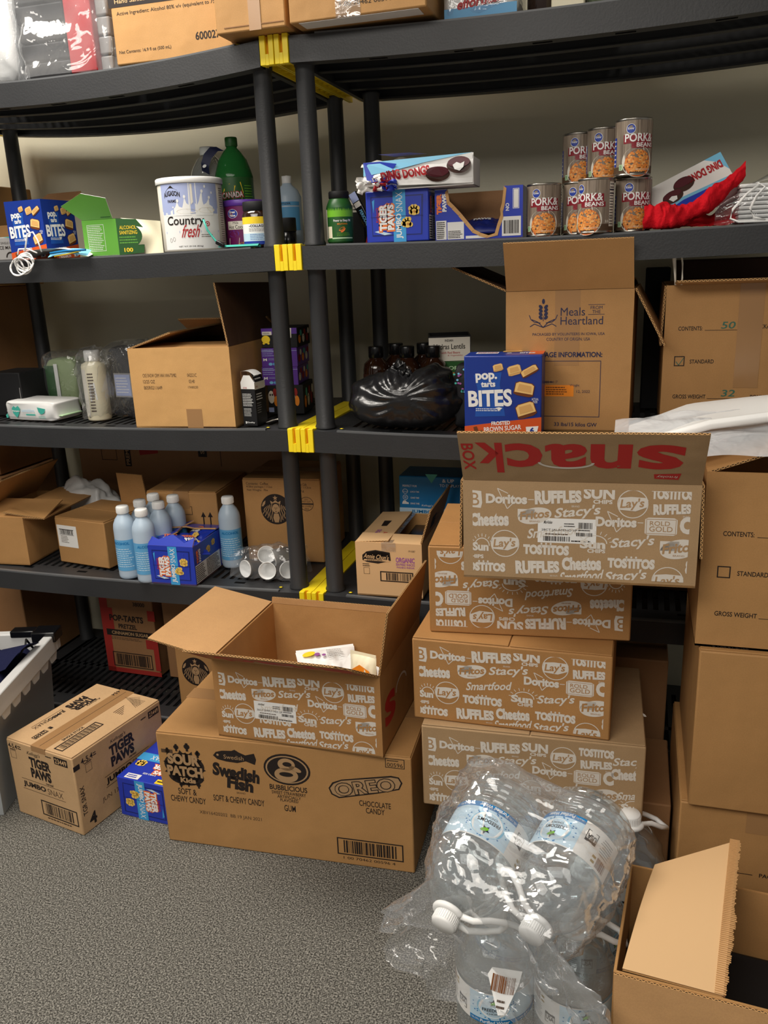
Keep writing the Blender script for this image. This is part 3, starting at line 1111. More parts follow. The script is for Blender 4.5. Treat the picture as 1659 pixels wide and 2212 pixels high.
TPR.text("Kellogg's", 150, 196, 52, 12, 'ink', 0, shear=.3).text('TIGER', 160, 172, 88, 30, 'ink', .05).text('PAWS', 158, 141, 82, 29, 'ink', .06).text('cereal', 190, 122, 26, 7, 'ink', .02)
TPR.rect(90, 112, 250, 113.4, 'ink_soft').rect(90, 82, 250, 83.4, 'ink_soft').text('JUMBO', 138, 97, 90, 20, 'ink', .04).text('SNAX', 216, 97, 58, 18, 'ink_soft', -.005).text('JUN 13', 100, 55, 56, 15, 'ink_soft')
TPR.text('TGR SNAX', 16, 92, 82, 14, 'ink', .01, rot=90).text('4', 36, 30, 24, 34, 'ink', .03)
TPR.rect(262, 188, 302, 208, 'ink').text('23449', 282, 198, 34, 13, 'card_paint2', .01, lift=2).greek(234, 196, 258, 204, 1, 'ink', 3)
TPT = PR()
TPT.text("Kellogg's", 74, 226, 46, 10, 'ink', 0, shear=.3, rot=-90).text('TIGER', 58, 206, 72, 24, 'ink', .05, rot=-90).text('PAWS', 32, 206, 66, 24, 'ink', .06, rot=-90)
TPT.text('JUMBO', 36, 132, 56, 15, 'ink', .03, rot=-90).text('SNAX', 36, 80, 46, 14, 'ink_soft', -.005, rot=-90).rect(24, 60, 25, 160, 'ink_soft')
TPT.frame(66, 24, 82, 66, 1.6, 'ink').text('23449', 74, 45, 36, 11, 'ink', .02, rot=-90).greek(66, 70, 82, 90, 1, 'ink', 4)
TPT.frame(160, 12, 190, 150, 3, 'ink')
for i in range(30):
    TPT.rect(165, 22 + i * 4, 185, 22 + i * 4 + (1 + (i * 7) % 3 * .7), 'ink')
TPT.text('SINGLE STOCK', 150, 84, 70, 9, 'ink', .01, rot=90)
for i in range(7):
    TPT.line([(180 - i * 7, 262 + i * 3), (206, 250 + i * 6)], .8, 'ink').line([(150 + i * 8, 282 - i * 4), (176 + i * 5, 298 - i * 5)], .8, 'ink')
for i in range(5):
    TPT.rect(168 + i * 7, 205, 169.6 + i * 7, 285 - i * 8 - 40, 'ink_soft')
TPT.text('4-5.4', 96, 288, 26, 12, 'ink', .02, rot=-90).rect(117, 6, 118, 305, 'ink_soft')
carton('cereal_case', 'cardboard cereal case standing at an angle on the carpet, left of the candy case', 'carton', (-.702, -.397, 0), radians(-11), .234, .311, .2195, 'card_light', prints=[('F', TPF, .001, 0, 0), ('R', TPR, .001, 0, 0)], seam='y', tape=False)
_c = [o for o in D.objects if o.name.startswith('cereal_case')][0]
mb = MB()
mb.box((.092, -.0006, .2226), (.142, .312, .2230), 'tape')
mb.box((.092, -.0006, .207), (.142, -.0001, .2226), 'tape')
mb.build('packing_tape', _c)
mb = MB(); TPT.place(mb, plane_fr((0, 0, .2231), (1, 0, 0), (0, 1, 0)), .001); o = mb.build('top_print', _c); o['label'] = 'black printing across the lid'

# ------------------------------------------------------------------ tiger paws small boxes
def paw(p, x, y, r, lift=4, rot=0):
    c, s = cos(radians(rot)), sin(radians(rot))
    p.ell(x, y, r * .62, r * .55, 'cookie', lift, 16)
    for a in (-.95, -.32, .32, .95):
        X, Y = r * .72 * sin(a), r * .62 * cos(a) + r * .08
        p.ell(x + c * X - s * Y, y + s * X + c * Y, r * .33, r * .35, 'cookie', lift, 12)
    p.ell(x - r * .55, y - r * .1, r * .3, r * .35, 'cookie', lift, 10)
    p.ell(x + r * .55, y - r * .1, r * .3, r * .35, 'cookie', lift, 10)
    p.ell(x + r * .08, y - r * .02, r * .2, r * .17, 'cookie_dark', lift + 1, 10)
    return p

def tiger_front(w, h):
    # 150 x 112 design, writing runs upwards
    p = PR()
    p.poly([(14, 14), (134, 14), (138, 100), (12, 100)], 'tiger_dark', 1).poly([(16, 17), (131, 16), (134, 97), (15, 97)], 'tiger_blue', 2)
    p.poly([(20, 24), (44, 16), (62, 18), (30, 26)], 'pale_blue', 3).poly([(16, 90), (22, 94), (19, 64)], 'tiger_light', 3)
    p.rect(66, 0, 96, 112, 'tiger_light', 3)
    p.text('JUMBO', 81, 34, 54, 17, 'white', .03, rot=90, lift=4).text('SNAX', 81, 86, 42, 16, 'white', -.004, rot=90, lift=4)
    p.text('TIGER', 42, 54, 64, 23, 'tiger_orange', .16, rot=90, lift=4).text('TIGER', 42, 54, 58, 18, 'white', .05, rot=90, lift=5)
    p.text('PAWS', 60, 54, 62, 21, 'tiger_orange', .16, rot=90, lift=4).text('PAWS', 60, 54, 55, 16, 'white', .06, rot=90, lift=5)
    p.text("Kellogg's", 28, 60, 32, 8, 'red', .02, rot=90, lift=4)
    paw(p, 116, 64, 15, 5)
    paw(p, 100, 38, 15, 5, 30)
    p.rect(12, 55, 137, 56, 'tiger_dark', 6)
    q = PR()
    q.add(p, 0, 0, w / 150., h / 112.)
    return q

def tiger_side(d, h):
    p = PR()
    p.rect(4, 4, d - 50, h * .5, 'paper', 1).greek(6, 6, d * .3, h * .48, 9, 'ink', 3, .5, 2).greek(d * .34, 6, d - 52, h * .48, 12, 'ink', 8, .5, 2)
    p.text('TIGER', 20, h * .7, h * .36, 12, 'tiger_orange', .06, rot=90, lift=2).text('PAWS', 34, h * .7, h * .34, 11, 'white', .06, rot=90, lift=2)
    paw(p, d * .42, h * .68, 14, 2)
    paw(p, d * .58, h * .78, 12, 2)
    p.rect(d - 44, 8, d - 8, h * .48, 'paper', 2).bars(d - 40, 12, d - 12, h * .44, 'ink', 4, 18, 3)
    p.text('NO', d - 34, h * .66, 14, 8, 'white', .03, rot=90, lift=2).frame(d - 26, h * .58, d - 10, h * .92, 1.2, 'white', 2)
    return p
# floor one: print upside down
sp = tiger_front(152, 113)
smallT = PR().rect(20, 4, 62, 24, 'paper').greek(24, 7, 58, 21, 2, 'tiger_blue', 3, .5, 2).text('JUMBO SIZE', 78, 34, 40, 8, 'white', .02, rot=180).rect(112, 4, 148, 22, 'yellow_print').greek(116, 8, 144, 18, 1, 'ink', 3, .5, 2)
smallT.rect(0, 84, 152, 116, 'tiger_light').text('SNAX', 60, 100, 48, 18, 'white', 0, rot=180, lift=2).text('JUMBO', 118, 100, 56, 18, 'white', .03, rot=180, lift=2)
smallT.text('TIGER', 100, 66, 74, 24, 'tiger_orange', .14, rot=180, lift=3).text('TIGER', 100, 66, 66, 18, 'white', .05, rot=180, lift=4).text('PAWS', 112, 44, 66, 20, 'tiger_orange', .14, rot=180, lift=3).text('PAWS', 112, 44, 58, 15, 'white', .05, rot=180, lift=4)
paw(smallT, 26, 66, 17, 3)
o = carton('cereal_box', 'blue cereal snack box upside down on the carpet, between cereal case and candy case', 'box', (-.429, -.342, 0), radians(-4.6), .150, .22, .113, 'tiger_blue', prints=[('F', PR().add(sp, 152, 113, 1, 1, 180), .001, 0, 0), ('T', smallT, .001, 0, .0)], seam=False, group='blue cereal snack boxes', bev=.002)

# shelf one with torn-open top
def torn_strip(mb, w, d, z, mat, seed=2):
    rr = random.Random(seed)
    n = 14
    for i in range(n):
        a, b = w * i / n, w * (i + 1) / n
        ha, hb = rr.uniform(.004, .02), rr.uniform(.004, .02)
        mb.prism([(a, z - .001), (b, z - .001), (b, z + hb), (a, z + ha)], .001, mat)
tb = carton('cereal_box', 'blue cereal snack box with torn-open lid, beside the alcohol bottles', 'box', (-.478, -.004, zs(3, -.4) + .001), radians(1.5), .138, .205, .112, 'tiger_blue', True, prints=[('F', tiger_front(138, 112), .001, 0, 0), ('R', tiger_side(205, 112), .001, 0, 0)], inner='card_dark', group='blue cereal snack boxes')
flap(tb, 'F', .138, .205, .112, .035, -40, 'tiger_blue', poly=[(.001, .001), (.137, .001), (.137, .03), (.11, .012), (.07, .036), (.03, .02), (.001, .03)], edge='card_cut')
flap(tb, 'L', .138, .205, .112, .06, -72, 'tiger_blue', poly=[(.001, .001), (.204, .001), (.19, .03), (.12, .05), (.05, .028), (.001, .04)], edge='card_cut')
flap(tb, 'B', .138, .205, .112, .09, -80, 'tiger_blue', poly=[(.001, .001), (.137, .001), (.137, .08), (.1, .05), (.06, .075), (.001, .06)], edge='card_cut')
for i, (x, y, a) in enumerate(((-.445, .06, 20), (-.4, .14, -30), (-.385, .06, 60))):
    ar = PR().text('PAWS', 0, 0, 40, 14, 'white', .05).text('TIGER', 0, 16, 40, 14, 'tiger_orange', .06)
    paw(ar, 22, -18, 12, 2)
    pouch('snack_pouch', ('blue snack pouch at the front of the torn cereal box', 'blue snack pouch at the back of the torn cereal box', 'blue snack pouch at the right inside the torn cereal box')[i], 'pouch', (x, y, zs(3, -.4) + .098), (radians(-68), radians(a / 4), radians(a)), .09, .085, .03, ('tiger_blue', 'tiger_light'), 3 + i, 'snack pouches in the torn box', ar)

carton('cereal_box', 'closed blue cereal snack box under the torn chocolate cake box', 'box', (.187, .03, zs(1, .25) + .0005), radians(0), .148, .11, .112, 'tiger_blue', prints=[('F', tiger_front(148, 112), .001, 0, 0), ('R', tiger_side(110, 112), .001, 0, 0)], seam=False, group='blue cereal snack boxes', bev=.0025)
# ripped box lying with a V-shaped tear
r = thing('cereal_box', 'blue cereal snack box with a ragged V-shaped tear, left of the bean cans', 'box', (.345, .05, zs(1, .45) + .0005), radians(1), 'blue cereal snack boxes')
w, d, h = .198, .12, .110
mb = MB()
mb.box((0, 0, 0), (w, d, .0015), 'card_dark')
mb.box((0, d - .0015, 0), (w, d, h), 'card_dark')
mb.box((0, .0015, 0), (.0015, d - .0015, h), 'tiger_blue')
mb.box((w - .0015, .0015, 0), (w, d - .0015, h), 'tiger_blue')
poly = [(0, 0), (w, 0), (w, h), (.156, h), (.152, .075), (.148, .062), (.149, .05), (.142, .032), (.136, .012), (.122, .008), (.105, .014), (.09, .022), (.075, .04), (.06, .058), (.045, .074), (.034, .085), (.03, h), (0, h)]
mb.prism(poly, .0015, ('tiger_blue', 'card_dark'), 'card_cut')
edge = [(.156, h), (.152, .075), (.148, .062), (.149, .05), (.142, .032), (.136, .012), (.122, .008), (.105, .014), (.09, .022), (.075, .04), (.06, .058), (.045, .074), (.034, .085), (.03, h)]
rr = random.Random(3)
p = PR()
for a, b in zip(edge, edge[1:]):
    a2, b2 = ((a[0] + (.006 if a[0] > .13 else -.006)) * 1000, (a[1] - .005) * 1000), ((b[0] + (.006 if b[0] > .13 else -.006)) * 1000, (b[1] - .006) * 1000)
    p.poly([(a[0] * 1000, a[1] * 1000), a2, b2, (b[0] * 1000, b[1] * 1000)], 'card_cut', 3)
p.rect(2, 3, 140, 44, 'paper', 1)
p.p[-1] = (p.p[-1][0], p.p[-1][1], 'paper', 1)
body_art = PR().rect(2, 3, 26, 44, 'paper', 1).greek(4, 5, 24, 42, 9, 'ink', 5, .5, 2).rect(28, 3, 66, 40, 'paper', 1).greek(30, 5, 64, 22, 5, 'ink', 7, .5, 2).rect(70, 3, 116, 9, 'paper', 1)
body_art.rect(152, 5, 194, 46, 'paper', 1).bars(156, 10, 190, 38, 'ink', 6, 20, 2).text('NO', 164, 66, 16, 8, 'white', .03, rot=90).frame(176, 62, 190, 104, 1, 'white').rect(178, 64, 188, 102, 'paper', 1)
body_art.text('TIGER', 10, 80, 44, 12, 'tiger_orange', .08, rot=90, lift=2).text('PAWS', 22, 82, 38, 10, 'white', .06, rot=90, lift=2)
for e in p.p[:-1]:
    body_art.p.append(e)
body_art.clipped(0, 0, w * 1000, h * 1000).place(mb, plane_fr((0, 0, 0), (1, 0, 0), (0, 0, 1)), .001)
mb.build('body', r)
ar = PR().text('PAWS', 0, 0, 40, 12, 'white', .05)
pouch('snack_pouch', 'dark blue snack pouch seen through the V-shaped tear', 'pouch', (.445, .1, zs(1, .45) + .03), (radians(-70), 0, radians(5)), .10, .08, .025, ('tiger_dark', 'tiger_blue'), 8, art=ar)

# ------------------------------------------------------------------ pop pastry boxes
def pillow(p, x, y, w, h, rot, lift=3, bite=False):
    c, s = cos(radians(rot)), sin(radians(rot))
    def q(pts):
        return [(x + c * a * w - s * b * h, y + s * a * w + c * b * h) for a, b in pts]
    p.poly(q([(-.5, -.42), (-.3, -.5), (.3, -.48), (.5, -.36), (.48, .36), (.34, .5), (-.32, .48), (-.5, .34)]), 'pastry_dark' if bite else 'pastry', lift)
    p.poly(q([(-.46, -.3), (.46, -.26), (.44, .34), (.3, .45), (-.3, .44), (-.46, .3)]), 'pastry_light', lift + 1)
    p.poly(q([(-.34, -.16), (.36, -.14), (.3, .3), (-.3, .3)]), 'pastry', lift + 2)
    return p
POPF = PR()   # 172 x 182
POPF.poly([(0, 0), (172, 0), (172, 46), (0, 24)], 'pop_orange', 1)
POPF.poly([(22, 140), (84, 146), (80, 118), (92, 48), (24, 46), (30, 110)], 'pop_blue2', 1)
POPF.text('pop.', 50, 134, 48, 21, 'white', .04, rot=3, lift=3).text('tarts', 54, 119, 32, 12, 'white', .04, rot=2, lift=3)
POPF.text('BITES', 58, 88, 98, 38, 'white', .035, rot=2, lift=3, taper=.03)
POPF.greek(26, 58, 88, 66, 2, 'white', 4, .4, 3)
POPF.poly([(70, 66), (78, 68), (86, 66), (78, 60)], 'white', 3)
pillow(POPF, 76, 156, 22, 16, 12); pillow(POPF, 112, 150, 30, 22, 14); pillow(POPF, 145, 148, 40, 18, 28, bite=True); pillow(POPF, 134, 108, 44, 32, -12, bite=True); pillow(POPF, 138, 62, 44, 34, 16, bite=True)
POPF.text('ACTUAL', 158, 86, 15, 5, 'white', .0, lift=3).text('SIZE', 158, 80, 10, 5, 'white', .0, lift=3)
POPF.text('FROSTED', 82, 32, 42, 9, 'white', .03, rot=4, lift=3).text('BROWN SUGAR', 86, 20, 84, 11, 'white', .02, rot=5, lift=3).text('CINNAMON', 88, 7, 66, 10, 'white', .02, rot=5, lift=3)
POPF.poly([(140, 6), (162, 8), (166, 26), (138, 24)], 'white', 3).text('6', 152, 16, 10, 14, 'pop_blue', .04, lift=4)
POPF.poly([(24, 4), (34, 6), (28, 24), (20, 22)], 'pastry_dark', 3).poly([(36, 2), (44, 4), (40, 16), (34, 14)], 'brown_print', 3)
POPT = PR().rect(20, 40, 70, 70, 'white').text('POP', 34, 55, 20, 14, 'red', .04, lift=2).text('TARTS', 56, 55, 24, 14, 'red', .04, lift=2).poly([(140, 20), (172, 22), (172, 100), (138, 96)], 'pop_orange').text('BITES', 136, 46, 34, 18, 'white', .04, lift=2).text('6', 96, 46, 12, 14, 'white', .04, lift=2)
pillow(POPT, 100, 76, 44, 22, 5)
POPS = PR().add(POPF, 0, 0, 1)
carton('pastry_box', 'blue and orange pastry bites box in front of the tall meal carton', 'box', (.430, -.062, .9565), radians(1.5), .172, .084, .182, 'pop_blue', prints=[('F', POPF, .001, 0, 0), ('T', POPT, .001, 0, .0)], seam=False, group='pastry bites boxes', bev=.0025)
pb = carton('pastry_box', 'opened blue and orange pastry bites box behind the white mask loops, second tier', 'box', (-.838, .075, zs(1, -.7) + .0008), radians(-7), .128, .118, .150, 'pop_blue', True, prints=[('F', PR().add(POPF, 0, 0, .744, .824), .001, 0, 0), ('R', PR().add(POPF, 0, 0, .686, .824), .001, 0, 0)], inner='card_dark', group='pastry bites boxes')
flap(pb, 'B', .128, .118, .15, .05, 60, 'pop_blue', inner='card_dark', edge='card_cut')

# ------------------------------------------------------------------ meal cartons on the right
MEAL = PR()
for sgn in (-1, 1):
    MEAL.line([(86 + sgn * 32, 268), (86 + sgn * 28, 258), (86 + sgn * 20, 252), (86 + sgn * 6, 250)], 1.8, 'ink_navy')
    MEAL.line([(86, 240), (86 + sgn * 12, 252), (86 + sgn * 26, 258)], 1.8, 'ink_navy').line([(86, 240), (86 + sgn * 20, 248), (86 + sgn * 30, 242)], 1.8, 'ink_navy')
    for i in range(4):
        MEAL.ell(86 + sgn * 6, 262 + i * 8, 5.5, 3.6, 'ink_navy', 1, 12, rot=sgn * 45)
MEAL.ell(86, 298, 3.4, 6, 'ink_navy', 1, 12).rect(85.3, 254, 86.7, 266, 'ink_navy')
MEAL.text('Meals', 152, 274, 54, 18, 'ink_navy', .0).text('Heartland', 172, 254, 94, 18, 'ink_navy', .0).text('FROM', 204, 282, 26, 7, 'ink_navy').text('THE', 204, 273, 18, 7, 'ink_navy').rect(186, 288, 222, 289, 'ink_navy').rect(186, 266.5, 222, 267.5, 'ink_navy')
MEAL.text('PACKAGED BY VOLUNTEERS IN IOWA, USA', 143, 224, 162, 7, 'ink_navy', .005).text('COUNTRY OF ORIGIN: USA', 143, 213, 98, 7, 'ink_navy', .005)
MEAL.text('PACKAGE INFORMATION:', 138, 178, 164, 12, 'ink_navy', .03).frame(40, 34, 218, 164, 1.4, 'ink_navy').greek(90, 112, 116, 118, 1, 'ink_navy', 3)
MEAL.text('2020 4-117', 104, 115, 34, 6, 'ink_navy').text('Weight', 160, 107, 22, 7, 'ink_navy').text('12, 2022', 180, 93, 30, 7, 'ink_navy')
MEAL.text('33 lbs/15 kilos GW', 164, 16, 98, 9, 'ink_navy', .02)
ORS = PR().rect(0, 0, 72, 26, 'orange_sticker').greek(10, 3, 62, 23, 4, 'brown_print', 4, .5, 2)
m = carton('meal_carton', 'tall open meal carton with raised flaps and an orange sticker, behind the pastry box', 'carton', (.5096, .03, .9556), radians(-1.5), .2786, .2942, .3148, 'card', True, prints=[('F', MEAL, .00098, 0, 0)], group='volunteer meal cartons')
sticker(m, face_fr('F', .2786, .2942, .3148), ORS, .083, .080, .001, label='small orange printed sticker')
flap(m, 'F', .2786, .2942, .3148, .120, 31, 'card')
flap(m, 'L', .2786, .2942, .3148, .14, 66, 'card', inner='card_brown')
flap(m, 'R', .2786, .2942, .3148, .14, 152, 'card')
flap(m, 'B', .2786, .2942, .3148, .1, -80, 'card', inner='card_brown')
mb = MB(); mb.box((.11, -.0002, .15), (.165, -.0001, .3148), 'tape'); mb.build('packing_tape', m)

def contents(filled, x0=26, ytop=230):
    p = PR()
    p.text('CONTENTS:', x0 + 28, ytop, 50, 9, 'ink', .015).rect(x0 + 58, ytop - 5, x0 + 150, ytop - 4, 'ink').text('PACKAGES OF TEN', x0 + 200, ytop + 2, 84, 9, 'ink', .015)
    y = ytop - 72
    p.frame(x0 - 2, y - 10, x0 + 20, y + 12, 2, 'ink').text('STANDARD', x0 + 56, y, 50, 9, 'ink', .015).frame(x0 + 200, y - 10, x0 + 222, y + 12, 2, 'ink').text('OTHER', x0 + 246, y, 30, 9, 'ink', .015)
    y = ytop - 150
    p.text('GROSS WEIGHT', x0 + 34, y, 70, 9, 'ink', .015).rect(x0 + 72, y - 5, x0 + 156, y - 4, 'ink').text('POUNDS', x0 + 182, y, 42, 9, 'ink', .015)
    y = ytop - 226
    p.text('DATE PACKED:', x0 + 32, y + 8, 64, 9, 'ink', .015).rect(x0 + 70, y + 2, x0 + 190, y + 3, 'ink')
    if filled:
        p.text('50', x0 + 106, ytop + 6, 28, 15, 'ink_green', .01, shear=.2).text('32', x0 + 116, ytop - 142, 28, 15, 'ink_green', .01, shear=.2).line([(x0 + 2, ytop - 72), (x0 + 8, ytop - 80), (x0 + 18, ytop - 64)], 1.6, 'ink_green')
    return p
c50 = carton('meal_carton', 'open carton with handwritten green 50 and 32, right of the tall meal carton', 'carton', (.855, .075, zs(2, 1) + .0005), radians(0), .286, .30, .323, 'card', True, prints=[('F', contents(True), .001, 0, 0)], group='volunteer meal cartons')
flap(c50, 'F', .286, .3, .323, .055, 82, 'card', inner='kraft_light', off=.014, wid=.27)
flap(c50, 'L', .286, .3, .323, .13, 178, 'card')
mb = MB(); mb.box((.15, -.0005, .1), (.2, -.0001, .323), 'tape'); mb.build('packing_tape', c50)
# column of three by the right edge
ca = carton('meal_carton', 'open meal carton with blank weight lines, top of the column at the right edge', 'carton', (.923, -.431, .6555), 0, .29, .38, .325, 'card', True, prints=[('F', contents(False, 30, 216), .001, 0, 0)], group='volunteer meal cartons')
flap(ca, 'L', .29, .38, .325, .14, -70, 'card', inner='card_inside')
flap(ca, 'B', .29, .38, .325, .12, 175, 'card')
carton('meal_carton', 'plain closed meal carton, middle of the column at the right edge', 'carton', (.931, -.444, .3275), 0, .29, .39, .3245, 'card', group='volunteer meal cartons', seam='y')
carton('meal_carton', 'lowest meal carton of the column at the right edge, behind the front open box', 'carton', (.918, -.43, 0), 0, .29, .39, .324, 'card', prints=[('F', PR().rect(60, 180, 140, 181.5, 'ink').text('PACKAGES', 182, 182, 60, 9, 'ink', .015), .001, 0, 0)], group='volunteer meal cartons', seam='y')
# dark cartons and one black block hidden in the shade behind the snack stack
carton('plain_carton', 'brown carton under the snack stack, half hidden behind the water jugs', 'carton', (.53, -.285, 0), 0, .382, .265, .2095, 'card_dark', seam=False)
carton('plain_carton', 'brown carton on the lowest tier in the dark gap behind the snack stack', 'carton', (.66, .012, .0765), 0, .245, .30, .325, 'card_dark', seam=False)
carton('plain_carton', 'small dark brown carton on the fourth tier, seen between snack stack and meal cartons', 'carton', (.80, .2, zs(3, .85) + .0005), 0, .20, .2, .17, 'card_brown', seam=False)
carton('plain_carton', 'black block in the gap right of the tall meal carton', 'carton', (.812, .39, zs(2, .85) + .0005), 0, .06, .12, .36, 'black_matte', seam=False)  # bare black block that fills this gap
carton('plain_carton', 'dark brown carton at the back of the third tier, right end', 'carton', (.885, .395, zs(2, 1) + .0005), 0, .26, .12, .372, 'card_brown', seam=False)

# ------------------------------------------------------------------ front open box, bottom right
fb = carton('open_carton', 'empty open carton with a torn lid flap, in the bottom right corner of the photo', 'carton', (.8062, -.872, 0), radians(-5), .36, .245, .320, 'card', True)
flap(fb, 'F', .36, .245, .32, .1, 178, 'card')
mb = MB()
A, B_, C_, D_ = Vector((.012, .008, .32)), Vector((.152, .008, .318)), Vector((.168, .266, .393)), Vector((.041, .2265, .342))
def fq(u, v):
    p = A.lerp(B_, u).lerp(D_.lerp(C_, u), v)
    return p + Vector((0, 0, .012 * sin(pi * v)))
n = Vector((0, 0, .002))
mb.grid(lambda u, v: fq(u, v) + n, 8, 12, 'kraft_light')
mb.grid(lambda u, v: fq(u, v) - n, 8, 12, 'card', flip=True)
rr = random.Random(4)
for i in range(90):
    v = (i + .5) / 90
    p = fq(1, v)
    l = .003 + .003 * rr.random() + .007 * max(0, sin(v * 7 - 1)) * max(0, noise.noise(Vector((v * 9, 2, 1))) + .3)
    mb.box((p.x - .012, p.y - .0008, p.z + .0018), (p.x + l, p.y + .0006, p.z + .0032), 'card_cut')
    mb.box((p.x - .002, p.y - .0007, p.z - .0022), (p.x + l * .7, p.y + .0007, p.z + .0018), 'kraft_light' if i % 2 else 'card_dark')
for i in range(30):
    v0, v1 = i / 30, (i + 1) / 30
    for u in (0, 1):
        a, b = fq(u, v0), fq(u, v1)
        mb.face([a - n, b - n, b + n, a + n], 'card_cut')
mb.face([fq(0, 1) - n, fq(1, 1) - n, fq(1, 1) + n, fq(0, 1) + n], 'card_cut')
o = mb.build('flap', fb); o['label'] = 'torn lid flap with ragged corrugated edge'
mb = MB(); mb.box((.01, .01, .006), (.35, .235, .2), 'black_matte', .01); o = mb.build('black_infill', fb); o['label'] = 'black infill deep inside'  # plain black block in the lower part of the carton
# ------------------------------------------------------------------ tier four and five cartons (left unit)
z4 = lambda x: zs(3, x) + .0006
c = carton('plain_carton', 'open brown carton with one raised flap, at the left end of the fourth tier', 'carton', (-1.087, .040, z4(-1)), radians(4), .158, .30, .150, 'card', True)
flap(c, 'F', .232, .3, .15, .11, -75, 'card')
flap(c, 'R', .232, .3, .15, .14, -84, 'card')
flap(c, 'L', .232, .3, .15, .15, -42, 'card', inner='card')
# flap lifted towards the viewer
c = carton('plain_carton', 'small brown carton with a white barcode label and one upright flap, fourth tier', 'carton', (-.862, .105, z4(-.8)), radians(-9), .196, .20, .142, 'card', tape=False)
ST_ = PR().rect(0, 0, 78, 68, 'paper').bars(10, 40, 64, 54, 'ink', 4, 26, 2).greek(12, 12, 44, 36, 5, 'ink_soft', 4, .35, 2).rect(8, 54, 66, 56, 'ink', 2).rect(8, 38, 66, 39, 'ink', 2)
sticker(c, face_fr('F', .196, .2, .142), ST_, .006, .052, .001, name='barcode_label', label='white barcode label')
flap(c, 'B', .196, .2, .142, .10, -6, 'card_dark', wid=.11, off=.0, inner='card')
ARR = PR()
for x in (0, 22):
    ARR.rect(x - 2, 0, x + 2, 34, 'ink').poly([(x - 8, 30), (x + 8, 30), (x, 46)], 'ink')
ARR.rect(-14, -8, 36, -3, 'ink')
ARR.frame(-90, 36, -34, 62, 1.5, 'ink')
carton('plain_carton', 'taped carton printed with two upward arrows, behind the alcohol bottles', 'carton', (-.600, .205, z4(-.5)), radians(5), .225, .25, .205, 'card', prints=[('F', ARR, .001, .178, .10)], seam='y')
# coffee cartons
def siren(k='ink'):
    p = PR().ell(0, 0, 46, 46, k, 1, 40)
    K = 'ink_tan2'
    pts = []
    for i in range(10):
        a = pi / 2 + i * pi / 5
        r = 8 if i % 2 == 0 else 3.4
        pts.append((r * cos(a), 34 + r * sin(a)))
    p.poly(pts, K, 2)
    p.poly([(-14, 16), (-16, 26), (-8, 21), (0, 28), (8, 21), (16, 26), (14, 16), (0, 20)], K, 2)
    p.ell(0, 2, 11, 14, K, 2, 20).line([(-5, 4), (-1, 4)], 1.4, k, 3).line([(1, 4), (5, 4)], 1.4, k, 3).line([(0, 3), (-1, -3)], 1, k, 3).line([(-3, -7), (3, -7)], 1.4, k, 3)
    for s in (-1, 1):
        for j in range(5):
            q = []
            for i in range(11):
                t = i / 10
                q.append((s * (11 + j * 5.4 + (3 + j) * t + 1.6 * sin(t * 11 + j)), 16 - j * 2.5 - t * (54 - j * 8)))
            p.line([(max(-41, min(41, a)), max(-39, b)) for a, b in q], 2.1, K, 2)
        p.poly([(s * 30, 26), (s * 38, 20), (s * 43, 8), (s * 38, 8), (s * 32, 16)], K, 2)
    p.poly([(-7, -13), (7, -13), (10, -26), (6, -40), (-6, -40), (-10, -26)], K, 2)
    return p
COF = PR().text('Contents:  Coffee', 46, 236, 68, 8, 'ink_soft', .01).text('4/28oz packages / 112oz', 52, 226, 80, 8, 'ink_soft', .01).text('Net Weight:  7lbs', 46, 216, 64, 8, 'ink_soft', .01)
COF.text('Contents: Cafe', 176, 236, 40, 8, 'ink_soft', .01).text('packs / 112oz', 182, 226, 54, 8, 'ink_soft', .01).text('3.18Kg', 172, 216, 30, 8, 'ink_soft', .01)
COF.add(siren(), 98, 160).ring(192, 178, 21, 21, 1.4, 'ink').rect(171, 176, 213, 180, 'ink').text('DO', 192, 192, 10, 5, 'ink').text('NOT CUT', 192, 185, 26, 5, 'ink').text('NE COUPEZ', 192, 171, 30, 5, 'ink').text('PAS', 192, 163, 12, 5, 'ink')
carton('coffee_carton', 'coffee carton with a round black emblem, on the fourth tier behind the cup bag', 'carton', (-.283, .215, z4(-.15)), radians(4), .236, .23, .249, 'card', prints=[('F', COF, .001, 0, 0)], group='coffee cartons')
carton('coffee_carton', 'coffee carton with a round black emblem, low behind the candy case', 'carton', (-.475, .062, .0765), radians(-1), .26, .25, .278, 'card', prints=[('F', PR().add(siren(), 64, 130), .001, 0, 0)], group='coffee cartons')
POPC = PR().rect(0, 0, 30, 270, 'cereal_red').rect(30, 150, 46, 230, 'cereal_red').rect(0, 0, 205, 16, 'cereal_red').rect(186, 20, 205, 96, 'cereal_red').rect(160, 96, 205, 128, 'cereal_red').rect(178, 196, 205, 232, 'cereal_red')
POPC.text('POP-TARTS', 96, 196, 128, 22, 'ink', .035, lift=2).text('PRETZEL', 98, 168, 70, 16, 'ink', .03, lift=2).rect(14, 132, 200, 154, 'ink', 2).text('CINNAMON SUGAR', 104, 143, 140, 12, 'ink_tan2', .03, lift=3).greek(30, 118, 160, 128, 2, 'ink_soft', 4, .4, 2)
POPC.frame(26, 22, 176, 74, 3, 'ink', 3).bars(38, 28, 166, 68, 'ink', 8, 34, 3).text('38000', 150, 250, 44, 14, 'ink', .02, lift=2)
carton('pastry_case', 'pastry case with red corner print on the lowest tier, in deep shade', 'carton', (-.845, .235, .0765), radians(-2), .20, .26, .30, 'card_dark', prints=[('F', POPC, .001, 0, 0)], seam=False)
carton('plain_carton', 'narrow plain carton on the lowest tier between pastry case and coffee carton', 'carton', (-.615, .235, .0765), radians(0), .105, .2, .31, 'card_dark', seam=False)
